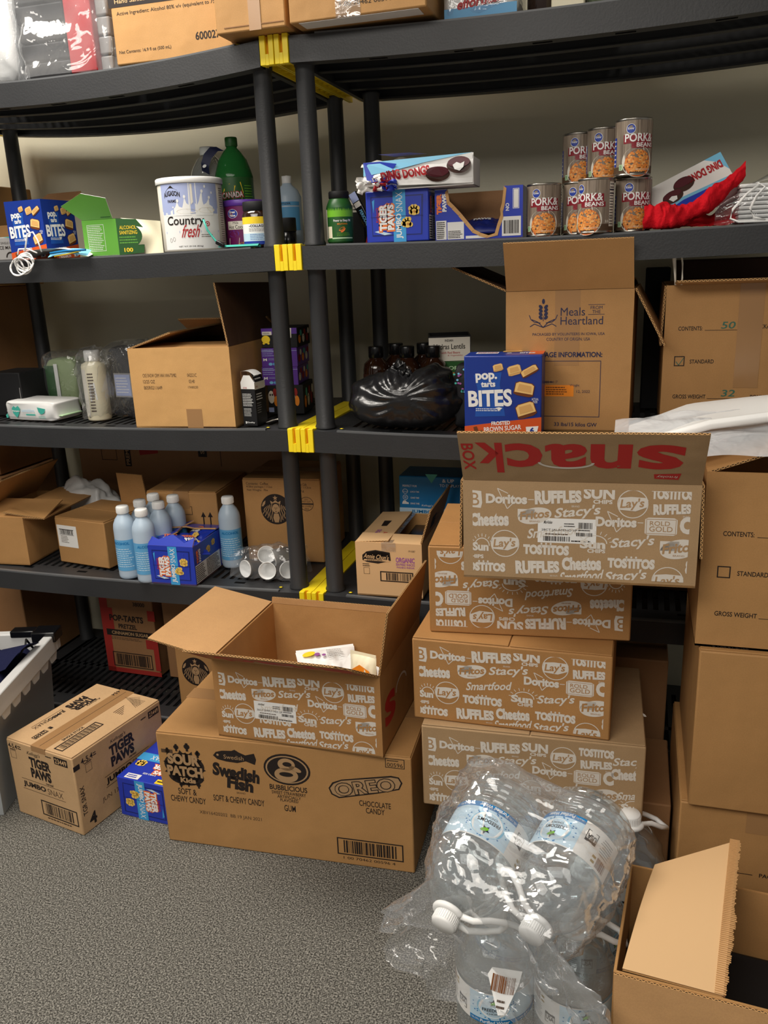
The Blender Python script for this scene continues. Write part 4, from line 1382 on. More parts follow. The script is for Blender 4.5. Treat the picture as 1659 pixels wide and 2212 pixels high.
# banana cartons behind and beside the left unit
BAN = PR().text('PREMIUM', 165, 140, 92, 26, 'ink', .02).text('BANANA', 168, 104, 84, 26, 'ink', .02).rect(0, 0, 230, 58, 'dark_red').ring(90, 190, 70, 70, 16, 'banana_yellow', 1, 30, 200, 350)
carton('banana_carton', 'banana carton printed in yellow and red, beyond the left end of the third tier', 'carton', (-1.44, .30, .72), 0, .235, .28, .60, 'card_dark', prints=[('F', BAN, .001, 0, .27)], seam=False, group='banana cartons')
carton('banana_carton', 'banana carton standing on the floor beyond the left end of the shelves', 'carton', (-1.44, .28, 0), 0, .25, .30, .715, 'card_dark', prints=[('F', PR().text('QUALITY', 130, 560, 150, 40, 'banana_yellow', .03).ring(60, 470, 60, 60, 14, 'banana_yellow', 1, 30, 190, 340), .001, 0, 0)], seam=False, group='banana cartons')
carton('banana_carton', 'brown carton seen at the far left edge of the second tier', 'carton', (-1.44, .3, 1.3215), 0, .30, .28, .30, 'card', seam=False)
BAN2 = PR().rect(60, 150, 84, 250, 'ink').text('PREMIUM', 72, 200, 90, 14, 'ink_tan2', .02, rot=90, lift=2).poly([(120, 190), (190, 198), (194, 250), (116, 250)], 'dark_red').text('IN', 204, 226, 30, 14, 'ink', .02, rot=90).rect(340, 190, 372, 250, 'ink').text('SAL', 356, 222, 44, 14, 'ink_tan2', .02, rot=90, lift=2).frame(-30, 170, 30, 240, 2, 'ink').rect(420, 160, 422, 250, 'ink')
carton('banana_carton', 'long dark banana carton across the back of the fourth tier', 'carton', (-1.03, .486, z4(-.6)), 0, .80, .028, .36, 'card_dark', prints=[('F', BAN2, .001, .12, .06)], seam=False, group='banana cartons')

# seaweed carton
ANN = PR().poly([(18, 112), (30, 122), (54, 127), (92, 122), (94, 100), (60, 90), (30, 93), (18, 98)], 'ink').poly([(20, 110), (31, 119), (54, 124), (90, 119), (91, 109), (20, 102)], 'ink', 1)
ANN.text("Annie Chun's", 56, 109, 66, 13, 'kraft_light', .01, shear=.25, rot=-3, lift=3).rect(22, 97, 90, 101, 'kraft_light', 2).greek(30, 97.5, 82, 100.5, 1, 'ink', 3, .6, 3)
ANN.text('ORGANIC', 132, 103, 50, 14, 'ink_purple', .035).text('SEAWEED SNACKS', 132, 91, 50, 7, 'ink_purple', .02).text('WASABI & VINEGAR', 132, 83, 48, 5, 'ink_purple', .02).text('191087', 150, 128, 18, 5, 'ink')
ANN.frame(20, 60, 36, 78, .8, 'ink').greek(18, 80, 40, 90, 2, 'ink', 4).frame(64, 42, 152, 70, 3, 'ink').bars(80, 46, 150, 66, 'ink', 5, 24)
ANNT = PR().text('ORGANIC', 40, 150, 50, 14, 'ink_red', .02, rot=60).rect(60, 120, 90, 150, 'ink_purple').poly([(90, 40), (104, 44), (104, 96), (92, 100)], 'ink', 2)
a = carton('seaweed_carton', 'opened organic seaweed snack carton with an upright lid flap, right unit fourth tier', 'carton', (.124, .016, z4(.2)), radians(1), .176, .27, .147, 'kraft_light', True, prints=[('F', ANN, .001, 0, 0)])
flap(a, 'L', .176, .27, .147, .088, -86, 'kraft_light', pr=PR().poly([(90, 30), (140, 34), (140, 50), (92, 52)], 'ink').text('ORGANIC', 200, 40, 60, 14, 'ink_purple', .03).text('A', 200, 62, 14, 14, 'ink_red', .01))
flap(a, 'F', .176, .27, .147, .06, -84, 'kraft_light')
chk = PR()
for i in range(3):
    for j in range(5):
        chk.rect(70 + j * 11, 20 + i * 12, 79 + j * 11, 30 + i * 12, 'ink')
chk.text('There is', 150, 42, 34, 8, 'ink_soft').text('Goodness', 156, 28, 40, 8, 'ink_soft')
flap(a, 'R', .176, .27, .147, .092, 16, 'card', pr=chk, pr_in=chk)
mb = MB(); mb.box((.075, -.0006, .149), (.1, .27, .1494), 'film_clear'); mb.box((.07, -.0009, .125), (.108, -.0004, .1492), 'film_clear'); mb.build('packing_tape', a)
mb = MB(); mb.box((.1, .03, .005), (.165, .25, .12), 'black_gloss', .004); o = mb.build('inner_pack', a); o['label'] = 'dark snack packs inside'
# blue display box
JUM = PR().rect(0, 60, 200, 81, 'pale_blue').text('JUMBO', 66, 70, 62, 12, 'band_blue', .03, lift=2).text('SNAX', 124, 70, 44, 12, 'band_blue', 0, lift=2).text("Kellogg's", 82, 89, 32, 7, 'white', 0, shear=.3)
JUM.text('PERFECT FOR', 32, 146, 42, 6, 'white', .01).ring(18, 130, 8, 7, 1.2, 'white').rect(10, 129, 26, 130, 'white').text('LUNCH TIME', 46, 129, 26, 5, 'white', .01).ring(18, 112, 7.5, 7.5, 1.2, 'white').ring(18, 112, 3, 3, 1, 'white').text('GAME TIME', 46, 111, 25, 5, 'white', .01).poly([(8, 92), (28, 92), (27, 97), (22, 98), (18, 103), (12, 102), (9, 97)], 'white').text('DRIVE TIME', 46, 94, 26, 5, 'white', .01)
JUM.poly([(78, 182), (114, 182), (96, 156)], 'teal').text('& UP', 144, 164, 34, 10, 'white', .02).text('TO DISPLAY', 148, 150, 58, 8, 'white', .01)
carton('display_box', 'blue display box with a pale band, behind the seaweed carton', 'box', (.163, .31, z4(.25)), radians(0), .20, .12, .25, 'band_blue', prints=[('F', JUM, .001, 0, .075)], seam=False)

# ------------------------------------------------------------------ alcohol bottles on tier four
def alco():
    r = thing('alcohol_bottle', '', 'bottle')
    mb = MB()
    mb.lathe([(.0001, .002), (.028, 0), (.031, .004), (.0315, .01), (.0315, .148), (.030, .160), (.024, .174), (.0165, .184), (.014, .190), (.014, .196), (.0001, .196)], 'frost_blue', 36)
    bd = mb.build('bottle_body', r)
    mb = MB()
    q = PR().rect(-46, 0, 46, 92, 'blue_label', n=26).text('ALCOHOL', 0, 82, 52, 8, 'band_blue', .04, lift=2).greek(-36, 10, 36, 68, 9, 'pale_blue', 4, .35, 2)
    q.place(mb, cyl_fr(.0316, -pi / 2 - .1), .001, 0, .026)
    mb.build('label', bd)
    mb = MB()
    mb.lathe([(.0165, .190), (.0172, .192), (.0172, .208), (.0158, .2105), (.0001, .2105)], 'white', 28)
    for i in range(30):
        a = 2 * pi * i / 30
        mb.box((-.0004, .0170, .192), (.0004, .0177, .207), 'white', M=Matrix.Rotation(a, 4, 'Z'))
    mb.build('cap', r)
    return r
AL = alco()
spots = [(-.502, .022, .75, 'front alcohol bottle of the cluster, nearest the torn blue box'),
         (-.574, .040, .1, 'alcohol bottle at the left front of the cluster, label turned left'),
         (-.560, .106, .8, 'alcohol bottle in the middle row of the cluster, at the left'),
         (-.494, .098, .8, 'alcohol bottle behind the front one, blue label facing forward'),
         (-.556, .172, .7, 'rearmost alcohol bottle of the cluster, mostly hidden'),
         (-.486, .165, .8, 'alcohol bottle at the right rear of the cluster, next to the arrow carton'),
         (-.312, .172, .5, 'single alcohol bottle standing apart, left of the coffee carton')]
for i, (x, y, a, lb) in enumerate(spots):
    o = AL if i == 0 else copy_thing(AL, (0, 0, 0))
    o.location = (x, y, z4(x))
    o.rotation_euler = (0, 0, a)
    o['label'] = lb
    o['group'] = 'blue alcohol bottles on the fourth tier'

# ------------------------------------------------------------------ cans
def can():
    r = thing('bean_can', '', 'can')
    R = .0375
    mb = MB()
    mb.lathe([(.0001, .0025), (R - .003, .0025), (R - .002, .0), (R + .0004, .0008), (R + .0004, .003), (R - .0006, .0045), (R - .0006, .106), (R + .0004, .1075), (R + .0004, .1095), (R - .0012, .1105), (R - .003, .1085), (R - .0032, .1065), (.02, .1065), (.018, .1058), (.0001, .1058)], 'steel', 40)
    bd = mb.build('can_body', r)
    mb = MB()
    mb.lathe([(R, .005), (R, .1055)], 'wood_label', 48)
    p = PR()
    for i in range(9):
        p.rect(-104 + i * 26, 0, -103.5 + i * 26, 100, 'ink_soft')
    p.rect(-110, 0, 110, 13, 'maroon', 1, 60)
    p.p[-1] = (p.p[-1][0], p.p[-1][1], 'ink_soft', 1)
    p.ell(-14, 84, 9.5, 9.5, 'white', 2, 26).ell(-14, 84, 8.6, 8.6, 'can_blue', 3, 26).text('Kroger', -14, 84, 13, 6, 'white', .02, lift=4)
    p.rect(-29, 56, 38, 73, 'can_red', 2, 14).rect(-12, 47, 42, 57, 'can_red', 2, 12)
    p.text('PORK&', 5, 67, 62, 16, 'white', .022, lift=4).text('BEANS', 18, 53, 40, 8.5, 'white', .022, lift=4)
    p.ell(2, 21, 33, 30, 'offwhite', 3, 36)
    p.ell(3, 18, 28, 26, 'bean2', 4, 36)
    rr = random.Random(11)
    for i in range(190):
        a, q = rr.uniform(0, 2 * pi), sqrt(rr.random())
        x, y = 3 + 26 * q * cos(a), 18 + 24.5 * q * sin(a)
        if y < 3:
            y = 3 + rr.random() * 4
        p.ell(x, y, 2.7, 2.1, rr.choice(('bean', 'bean', 'bean3')), 5 + i % 4, 8, rot=rr.uniform(0, 180))
    p.text('NET WT 15 OZ (425g)', 14, 5.5, 34, 3, 'offwhite', .02, lift=10)
    p.rect(-38, 6, -29, 17, 'mint', 4).greek(-37, 7, -30, 16, 3, 'green_deep', 3, .4, 5)
    p.rect(52, 8, 70, 96, 'offwhite', 3, 5).greek(53, 10, 69, 88, 14, 'ink', 5, .35, 4).text('Nutrition', 61, 92, 15, 4, 'ink', .02, lift=4).rect(52, 80, 70, 82, 'navy', 4, 4).rect(52, 72, 70, 73, 'navy', 4, 4).rect(52, 26, 70, 27, 'navy', 4, 4)
    p.text('3.5', 46, 18, 8, 5, 'offwhite', .03, lift=4)
    p.rect(-58, 14, -48, 70, 'can_blue', 3, 3).greek(-57, 16, -49, 68, 6, 'white', 8, .3, 4)
    p.place(mb, cyl_fr(R), .001, 0, .0055, step=.00012)
    mb.build('label', bd)
    return r
CAN = can()
zc = lambda x: zs(1, x) + .0005
cans = [(.586, .080, 0, -.1, 'bean can standing leftmost in the row, next to the torn blue box'),
        (.664, .098, 0, -.15, 'bean can in the bottom row with its emblem left, half hidden by the turned can'),
        (.700, .030, 0, -.62, 'bean can in the bottom row turned to show its nutrition panel'),
        (.776, .075, 0, .02, 'bean can at the right end of the bottom row, beside the red bag'),
        (.652, .200, 1, .02, 'leftmost bean can of the upper row'),
        (.709, .150, 1, -.05, 'middle bean can of the upper row, partly hidden'),
        (.772, .052, 1, .12, 'rightmost and nearest bean can of the upper row'),
        (.652, .200, 0, 0, 'hidden bean can carrying the leftmost can of the upper row')]
for i, (x, y, l, a, lb) in enumerate(cans):
    o = CAN if i == 0 else copy_thing(CAN, (0, 0, 0))
    o.location = (x, y, zs(1, .7) + .0005 + l * .1112)
    o.rotation_euler = (0, 0, a + .12)
    o['label'] = lb
    o['group'] = 'pork and bean cans on the second tier'

# ------------------------------------------------------------------ tier two, left unit
c = carton('mask_box', 'grey face mask box at the left edge of the second tier', 'box', (-.985, .10, zs(1, -.9) + .0008), radians(3), .15, .1, .062, 'grey_box', prints=[('F', PR().text('SINGLE USE', 112, 46, 40, 6, 'ink').text('FACE MASK', 104, 34, 62, 9, 'ink', .01).poly([(0, 52), (100, 62), (150, 56), (150, 62), (0, 62)], 'teal').ring(118, 8, 15, 15, 4, 'ink', 1, 20, 0, 180), .001, 0, 0)], seam=False)
carton('plain_carton', 'small plain carton behind the face mask box, second tier', 'carton', (-1.0, .22, zs(1, -.9) + .0008), 0, .15, .1, .10, 'card', seam=False)
# green box lying open with a big white flap
g = thing('swab_box', 'bright green alcohol swab box lying open with lid flap raised, left of the milk can', 'box', (-.577, .035, zs(1, -.5) + .001), radians(-4))
mb = MB()
mb.box((0, 0, 0), (.105, .0015, .088), 'green_box')
mb.box((0, .10, 0), (.105, .1015, .088), 'green_box')
mb.box((0, 0, 0), (.105, .1015, .0015), 'white')
mb.box((0, .0015, .0015), (.0015, .10, .088), 'green_box')
PR().frame(14, 12, 66, 76, .8, 'white').greek(16, 14, 64, 74, 14, 'white', 4, .3).place(mb, plane_fr((0, 0, 0), (1, 0, 0), (0, 0, 1)), .001)
mb.face([(0, 0, .0885), (.105, 0, .0885), (.105, .1, .0885), (0, .1, .0885)], 'green_box')
mb.build('body', g)
mb = MB()
mb.prism([(0, 0), (.094, 0), (.098, .052), (.03, .068), (-.046, .040)], .0012, ('green_box', 'white'), 'white')
PR().rect(60, 4, 90, 6, 'green_deep').place(mb, plane_fr((0, 0, 0), (1, 0, 0), (0, 0, 1)), .001)
mb.build('lid_flap', g, loc=(.002, .0, .0885), rot=(radians(26), 0, 0))
mb = MB()
mb.prism([(.0, .0), (.062, .004), (.07, .06), (.05, .085), (0, .088)], .0012, 'green_deep')
PR().text('ALCOHOL', 28, 66, 42, 9, 'yellow_print', .01).text('SANITIZING', 28, 54, 44, 9, 'yellow_print', .01).text('100', 24, 12, 22, 10, 'yellow_print', .03).greek(4, 26, 54, 46, 3, 'green_box', 4).place(mb, plane_fr((0, 0, 0), (1, 0, 0), (0, 0, 1)), .001)
o = mb.build('side_panel', g, loc=(.105, .0, 0), rot=(0, 0, radians(24))); o['label'] = 'dark green printed side panel'
mb = MB()
def wf(u, v):
    return (.166 + .07 * u + .01 * sin(pi * v), .026 - .03 * u - .012 * sin(pi * u), .088 * v * (1 - .25 * u * u) + .002 * (1 - u))
mb.grid(lambda u, v: (.105 + .06 * (1 - (2 * v - 1) ** 2) + .118 * u - .06 * u * (1 - (2 * v - 1) ** 2), .02 + .012 * sin(pi * u), .089 * v * (1 - .15 * u) + .001), 16, 16, 'cream')
o = mb.build('curled_flap', g); o['label'] = 'white curled inner flap'
# mask pack with white ear loops
mk = thing('mask_bundle', 'white ear loops and blue face masks bundled at the left of the second tier', 'mask', (-.655, -.002, zs(1, -.7) + .0005))
mb = MB()
mb.grid(lambda u, v: (-.10 + .20 * u, -.012 + .09 * v, .004 + .02 * sin(pi * u) ** .5 * (1 - v * .4) + .004 * sin(u * 11) * sin(v * 7)), 24, 12, 'white')
o = mb.build('mask_stack', mk)
mb = MB()
mb.grid(lambda u, v: (.0 + .118 * u, -.014 + .02 * v, .002 + .014 * v + .006 * sin(pi * u)), 20, 6, 'sky_print')
mb.tube([(.02, -.014, .004), (.06, -.015, .008), (.1, -.014, .014)], .0016, 'yellow_print', 6)
mb.tube([(.01, -.015, .012), (.06, -.016, .016), (.115, -.014, .016)], .003, 'band_blue', 6)
o = mb.build('blue_mask', mk); o['label'] = 'folded pale blue masks'
rr = random.Random(2)
for i in range(7):
    cx, cz = -.072 + rr.uniform(-.014, .014), -.012 + rr.uniform(-.008, .008)
    a, b, t = .026 + rr.uniform(-.006, .008), .022 + rr.uniform(-.006, .006), rr.uniform(0, pi)
    mb = MB()
    pts = [(cx + a * cos(q) * cos(t) - b * sin(q) * sin(t), -.0225 - .0016 * i + .003 * sin(2 * q), cz + a * cos(q) * sin(t) * .7 + b * sin(q) * cos(t)) for q in [2 * pi * j / 32 for j in range(33)]]
    mb.tube(pts, .0019, 'white', 7)
    mb.build('ear_loop', mk)
for pts in ([(-.066, -.015, .02), (-.056, -.008, .062), (-.04, -.006, .066), (-.026, -.01, .045), (-.016, -.014, .016)], [(-.09, -.015, .012), (-.086, -.012, .026), (-.06, -.012, .026), (-.03, -.014, .014)]):
    mb = MB(); mb.tube(pts, .002, 'white', 7); mb.build('ear_loop', mk)
# milk powder can
r = thing('milk_powder_can', 'large white powdered milk can with pale blue top print, second tier', 'can', (-.293, .095, zs(1, -.3) + .0008), radians(24))
R = .079
mb = MB(); mb.lathe([(.0001, 0), (R - .002, 0), (R, .003), (R, .165), (R - .002, .168), (.0001, .168)], 'offwhite', 56); bd = mb.build('can_body', r)
mb = MB(); mb.lathe([(R + .0025, .158), (R + .0035, .160), (R + .0035, .170), (R + .0015, .172), (R - .004, .172), (R - .006, .1695), (.0001, .1695)], 'white', 56); mb.build('lid', r)
mb = MB()
p = PR().rect(-78, 2, 78, 154, 'white', 1, 60).rect(-78, 84, 78, 154, 'lavender', 2, 60)
p.text('AUGASON', -42, 128, 46, 12, 'ink', .03, bend=.35, lift=4).text('FARMS', -42, 114, 24, 7, 'ink', .02, lift=4).poly([(-60, 136), (-50, 144), (-42, 150), (-34, 143), (-24, 138)], 'ink', 4)
# milk splash
wave = [(-78, 84), (-78, 92), (-62, 88), (-46, 92), (-34, 100), (-28, 112), (-24, 101), (-16, 98), (-12, 110), (-9, 122), (-5, 108), (0, 104), (2, 154), (20, 154), (16, 132), (15, 108), (20, 103), (25, 112), (30, 128), (34, 134), (33, 118), (36, 104), (44, 108), (52, 120), (50, 106), (60, 100), (78, 96), (78, 84)]
for a_, b_ in zip(wave, wave[1:]):
    p.poly([(a_[0], 80), (b_[0], 80), b_, a_], 'white', 3) if a_[0] < b_[0] else None
p.ell(-27, 114, 3, 4, 'white', 4, 12).ell(-9, 123, 3, 4, 'white', 4, 12).ell(34, 135, 3, 4, 'white', 4, 12).ell(52, 121, 3, 3.5, 'white', 4, 12).ell(42, 146, 2.5, 3.5, 'white', 4, 10).ell(60, 132, 2, 3, 'white', 4, 10).ell(-40, 100, 2, 2, 'white', 4, 10)
p.poly([(6, 152), (11, 152), (11, 110), (5, 104)], 'offwhite', 4).ell(44, 92, 22, 6, 'offwhite', 4).ell(-6, 90, 26, 5, 'offwhite', 4)
p.text('Country', -14, 66, 96, 27, 'ink', .015, shear=.08, lift=4).text('fresh', 0, 44, 42, 30, 'red', .01, shear=.35, lift=5)
p.rect(-70, 40, -28, 45, 'lavender', 3).rect(24, 40, 74, 45, 'lavender', 3).text('DRY MILK', 48, 42.5, 36, 4, 'white', .02, lift=4).greek(24, 28, 60, 37, 2, 'ink_soft', 4, .35, 3)
p.ring(42, 60, 6, 6, 2, 'red', 4).ell(42, 60, 2, 2, 'red', 4, 8).text('NET WT 29 OZ (822g)', -4, 8, 60, 4, 'ink', .01, lift=4).ring(-56, 24, 3.5, 5, .6, 'ink_soft', 3).ring(-46, 26, 3.5, 5, .6, 'ink_soft', 3)
p.rect(86, 4, 110, 152, 'offwhite', 3, 10).greek(88, 8, 108, 146, 26, 'ink_soft', 7, .3, 4)
p.place(mb, cyl_fr(R), .001, 0, .003, step=.0002)
mb.build('label', bd)
# teal strap hanging in front of the milk can
r = thing('teal_strap', 'thin teal strap with a dark buckle lying between milk can and collagen jar', 'strap', (-.2, .02, zs(1, -.2) + .0005))
mb = MB()
mb.tube([(-.02, -.007, .07), (-.012, -.006, .045), (.006, -.004, .02), (.03, -.002, .006), (.06, .002, .004), (.12, .004, .003)], .0026, 'teal', 8)
mb.grid(lambda u, v: (.015 + .105 * u, -.012 + .02 * v, .004 + .005 * sin(pi * v)), 10, 6, 'teal')
mb.build('strap', r)
mb = MB(); mb.box((-.012, -.004, -.005), (.012, .004, .005), 'black_gloss', .0025); mb.build('buckle', r, loc=(.022, -.012, .012), rot=(0, radians(25), 0))
# collagen jar
r = thing('supplement_jar', 'small amber jar with black lid and yellow-topped blue label, beside the front post', 'jar', (-.111, .085, zs(1, -.1) + .0005), radians(26))
mb = MB(); mb.lathe([(.0001, 0), (.034, 0), (.036, .003), (.036, .076), (.033, .083), (.029, .086), (.0001, .086)], 'amber_glass', 40); bd = mb.build('jar_body', r)
mb = MB(); mb.lathe([(.032, .084), (.0335, .086), (.0335, .104), (.032, .106), (.0001, .106)], 'black_matte', 40); mb.build('lid', r)
mb = MB()
p = PR().rect(-60, 0, 60, 64, 'white', 1, 40).rect(-60, 48, 60, 64, 'yellow_print', 2, 40).rect(-60, 0, 60, 8, 'can_blue', 2, 40).rect(-60, 8, 60, 26, 'pale_blue', 2, 40)
p.text('-COLLAGEN', 0, 43, 46, 6, 'navy', .03, lift=3).text('1,000', 36, 43, 16, 5, 'navy', .02, lift=3).greek(-24, 30, 40, 38, 3, 'ink_soft', 3, .3, 3).greek(-22, 10, 20, 25, 4, 'can_blue', 3, .3, 3).poly([(-12, 50), (-4, 57), (4, 61), (14, 55), (20, 51)], 'orange_sticker', 3)
p.place(mb, cyl_fr(.0362), .001, 0, .006, step=.00015)
mb.build('label', bd)
# cocoa canister
r = thing('cocoa_canister', 'dark plum hot cocoa canister with purple lid, behind the collagen jar', 'canister', (-.185, .17, zs(1, -.2) + .0005), radians(14))
mb = MB(); mb.lathe([(.0001, 0), (.048, 0), (.05, .003), (.05, .108), (.0001, .108)], 'plum', 44); bd = mb.build('canister_body', r)
mb = MB(); mb.lathe([(.051, .104), (.0525, .106), (.0525, .117), (.05, .119), (.0001, .119)], 'purple', 44); mb.build('lid', r)
mb = MB()
p = PR().rect(-70, 0, 70, 104, 'plum', 1, 40).ell(-22, 84, 15, 11, 'white', 2).ell(-22, 84, 14, 10, 'can_blue', 3).text('Great', -22, 88, 18, 6, 'white', .03, lift=4).text('Value', -22, 80, 18, 6, 'white', .03, lift=4).rect(-40, 46, 40, 66, 'offwhite', 2, 20).text('Milk', -14, 62, 16, 6, 'ink', lift=3).text('Hot Cocoa', -12, 52, 48, 9, 'ink', .01, lift=3).ell(-24, 34, 14, 7, 'plum', 3).ell(-22, 36, 15, 8, 'purple', 2).poly([(-40, 4), (-10, 4), (-6, 26), (-38, 26)], 'offwhite', 3).ell(4, 8, 16, 7, 'cookie_dark', 3)
p.place(mb, cyl_fr(.0502), .001, 0, .002, step=.0002)
mb.build('label', bd)
# soda bottle
r = thing('soda_bottle', 'green soda bottle with red and yellow label, behind the milk can', 'bottle', (-.263, .29, zs(1, -.26) + .0005), radians(26))
prof = [(.0001, .004), (.03, 0), (.046, .006), (.049, .02), (.049, .17), (.051, .18), (.051, .19), (.047, .205), (.038, .232), (.024, .252), (.0145, .262), (.0135, .268), (.0135, .272)]
mb = MB(); mb.lathe(prof, 'soda_green', 40); bd = mb.build('bottle_body', r)
mb = MB(); mb.lathe([(.0001, .006), (.044, .009), (.0465, .02), (.0465, .17), (.048, .185), (.044, .212), (.0001, .212)], 'soda_liquid', 36); o = mb.build('soda', r); o['label'] = 'yellow green soda'
mb = MB(); mb.lathe([(.0155, .266), (.0165, .268), (.0165, .286), (.015, .289), (.0001, .289)], 'green_deep', 24); mb.build('cap', r)
mb = MB()
p = PR().rect(-70, 0, 70, 78, 'green_deep', 1, 40).poly([(-40, 20), (-30, 50), (-14, 62), (0, 56), (16, 66), (22, 40), (14, 16), (-10, 8)], 'yellow_print', 2).text('CANADA', -8, 34, 62, 18, 'red', .06, lift=3, rot=4).text('CANADA', -8, 34, 56, 14, 'white', .02, lift=4, rot=4).greek(26, 20, 56, 60, 6, 'lime', 4, .3, 2)
p.place(mb, cyl_fr(.0512), .001, 0, .108, step=.0003)
mb.build('label', bd)
# water jug at the back with dark ribbon
r = thing('water_bottle', 'large clear water bottle with white cap and dark ribbon tag, left of the soda bottle', 'bottle', (-.356, .33, zs(1, -.35) + .0005))
mb = MB(); mb.lathe([(.0001, 0), (.055, 0), (.06, .01), (.06, .08), (.058, .085), (.06, .09), (.06, .15), (.058, .156), (.06, .162), (.058, .185), (.046, .22), (.03, .246), (.019, .256), (.018, .262)], 'jug_grey', 40); bd = mb.build('bottle_body', r)
mb = MB(); mb.lathe([(.02, .256), (.021, .258), (.021, .274), (.0195, .277), (.0001, .277)], 'white', 26); mb.build('cap', r)
mb = MB()
pts = [(.012, -.0225, .205), (.018, -.035, .222), (.026, -.03, .245), (.042, -.022, .262), (.058, -.016, .262)]
n_ = len(pts)
mb.grid(lambda u, v: Vector(pts[min(int(u * (n_ - 1)), n_ - 2)]).lerp(Vector(pts[min(int(u * (n_ - 1)) + 1, n_ - 1)]), u * (n_ - 1) - min(int(u * (n_ - 1)), n_ - 2)) + Vector((-.008 + .022 * v, -.026, .008 - .012 * v)), 17, 4, 'navy')
PR().ell(0, 0, 6, 4, 'white', 1, 12).place(mb, plane_fr((.02, -.062, .222), (1, 0, .2), (0, 0, 1)), .001)
o = mb.build('ribbon_tag', r); o['label'] = 'dark navy ribbon with a white mark'
# bottle with blue label behind the posts
r = thing('sanitizer_bottle', 'clear hand sanitizer bottle with blue label, seen between the two front posts', 'bottle', (-.165, .42, zs(1, -.16) + .0005))
mb = MB(); mb.lathe([(.0001, 0), (.036, 0), (.038, .006), (.038, .14), (.03, .158), (.014, .172), (.012, .18), (.0001, .18)], 'frost_blue', 32); bd = mb.build('bottle_body', r)
mb = MB(); PR().rect(-50, 0, 50, 62, 'blue_label', 1, 30).rect(-50, 66, 50, 76, 'blue_label', 1, 30).text('SANITIZER', 0, 71, 44, 5, 'navy', .02, lift=2).place(mb, cyl_fr(.0383), .001, 0, .05); mb.build('label', bd)
mb = MB(); mb.lathe([(.013, .176), (.0135, .178), (.0135, .195), (.0001, .197)], 'white', 20); mb.build('cap', r)
r = thing('shaker_bottle', 'short black bottle between the two front posts, second tier', 'bottle', (-.053, .135, zs(1, -.03) + .0005))
mb = MB(); mb.lathe([(.0001, 0), (.02, 0), (.021, .003), (.021, .034), (.0001, .034)], 'black_gloss', 26); bd = mb.build('bottle_body', r)
mb = MB(); mb.lathe([(.0215, .034), (.022, .036), (.022, .064), (.021, .066), (.0001, .066)], 'black_matte', 26); mb.build('cap', r)
carton('tea_box', 'small dark brown box behind the front post, second tier', 'box', (-.185, .26, zs(1, -.1) + .0005), radians(14), .08, .08, .055, 'maroon', seam=False)

# ------------------------------------------------------------------ tier two, right unit
carton('gummy_box', 'white and black box behind the green supplement bottle', 'box', (.075, .2, zs(1, .1) + .0005), radians(0), .055, .08, .105, 'black_matte', prints=[('F', PR().rect(0, 76, 55, 105, 'offwhite').text('Gumb', 26, 92, 40, 9, 'ink', .01, lift=2).greek(6, 79, 48, 86, 1, 'ink', 3, .5, 2), .001, 0, 0)], seam=False)
r = thing('supplement_bottle', 'glossy green supplement bottle with black screw lid, right of the front posts', 'bottle', (.109, .07, zs(1, .1) + .0005), radians(18))
R = .031
mb = MB(); mb.lathe([(.0001, 0), (R - .003, 0), (R, .004), (R, .082), (R - .004, .092), (.024, .098), (.022, .101), (.0001, .101)], 'green_deep', 44); bd = mb.build('bottle_body', r)
mb = MB(); mb.lathe([(.0225, .1), (.024, .1015), (.024, .114), (.0225, .1165), (.0001, .1165)], 'black_matte', 40); mb.build('lid', r)
mb = MB()
p = PR().rect(-46, 0, 46, 76, 'green_deep', 1, 40)
rr = random.Random(4)
for i in range(40):
    x = -45 + i * 2.28
    p.poly([(x - 1.5, 66), (x + 1.5, 66), (x + rr.uniform(-1, 1), 76 + rr.uniform(-4, 1))], 'lime', 2)
p.rect(-46, 55, 46, 67, 'lime', 2, 40).rect(-45, 6, -36, 72, 'offwhite', 3, 4).rect(-33, 8, -20, 34, 'cream', 2, 5).text('Power to Sleep PM', 6, 46, 42, 7, 'white', .02, lift=3).text('MELATONIN', 6, 39, 24, 3.5, 'orange_sticker', .01, lift=3)
p.ell(4, 28, 8, 3.4, 'cookie_dark', 3, 16, rot=30).ell(7, 25, 7, 3, 'tiger_orange', 4, 16, rot=40).greek(-8, 12, 28, 20, 3, 'lime', 4, .25, 3).rect(-20, 6, 34, 9, 'mint', 2, 14)
p.place(mb, cyl_fr(R + .0003), .001, 0, .004, step=.0002)
mb.build('label', bd)
carton('book', 'dark slim box leaning against the blue cereal snack box', 'box', (.127, .13, zs(1, .15) + .002), 0, .022, .08, .125, 'black_gloss', prints=[('F', PR().text('PERIODIC', 11, 60, 40, 8, 'sky_print', .01, rot=-90).rect(3, 88, 19, 100, 'offwhite').rect(2, 102, 20, 124, 'lavender'), .001, 0, 0)], seam=False, tilt=(0, radians(26), radians(4)) if False else None)
_b = [o for o in D.objects if o.name.startswith('book')][0]
_b.rotation_euler = (0, radians(-27), 0)
_b.location = (.168, .13, zs(1, .15) + .002)
r = tag(thing('red_folder', 'red card standing between green bottle and blue snack box', 'card', (.15, .17, zs(1, .15) + .0005)), 'red card standing between green bottle and blue snack box', 'card')
mb = MB(); mb.prism([(-.012, 0), (.03, 0), (.028, .1), (.024, .115)], .004, 'red'); mb.build('card_sheet', r)
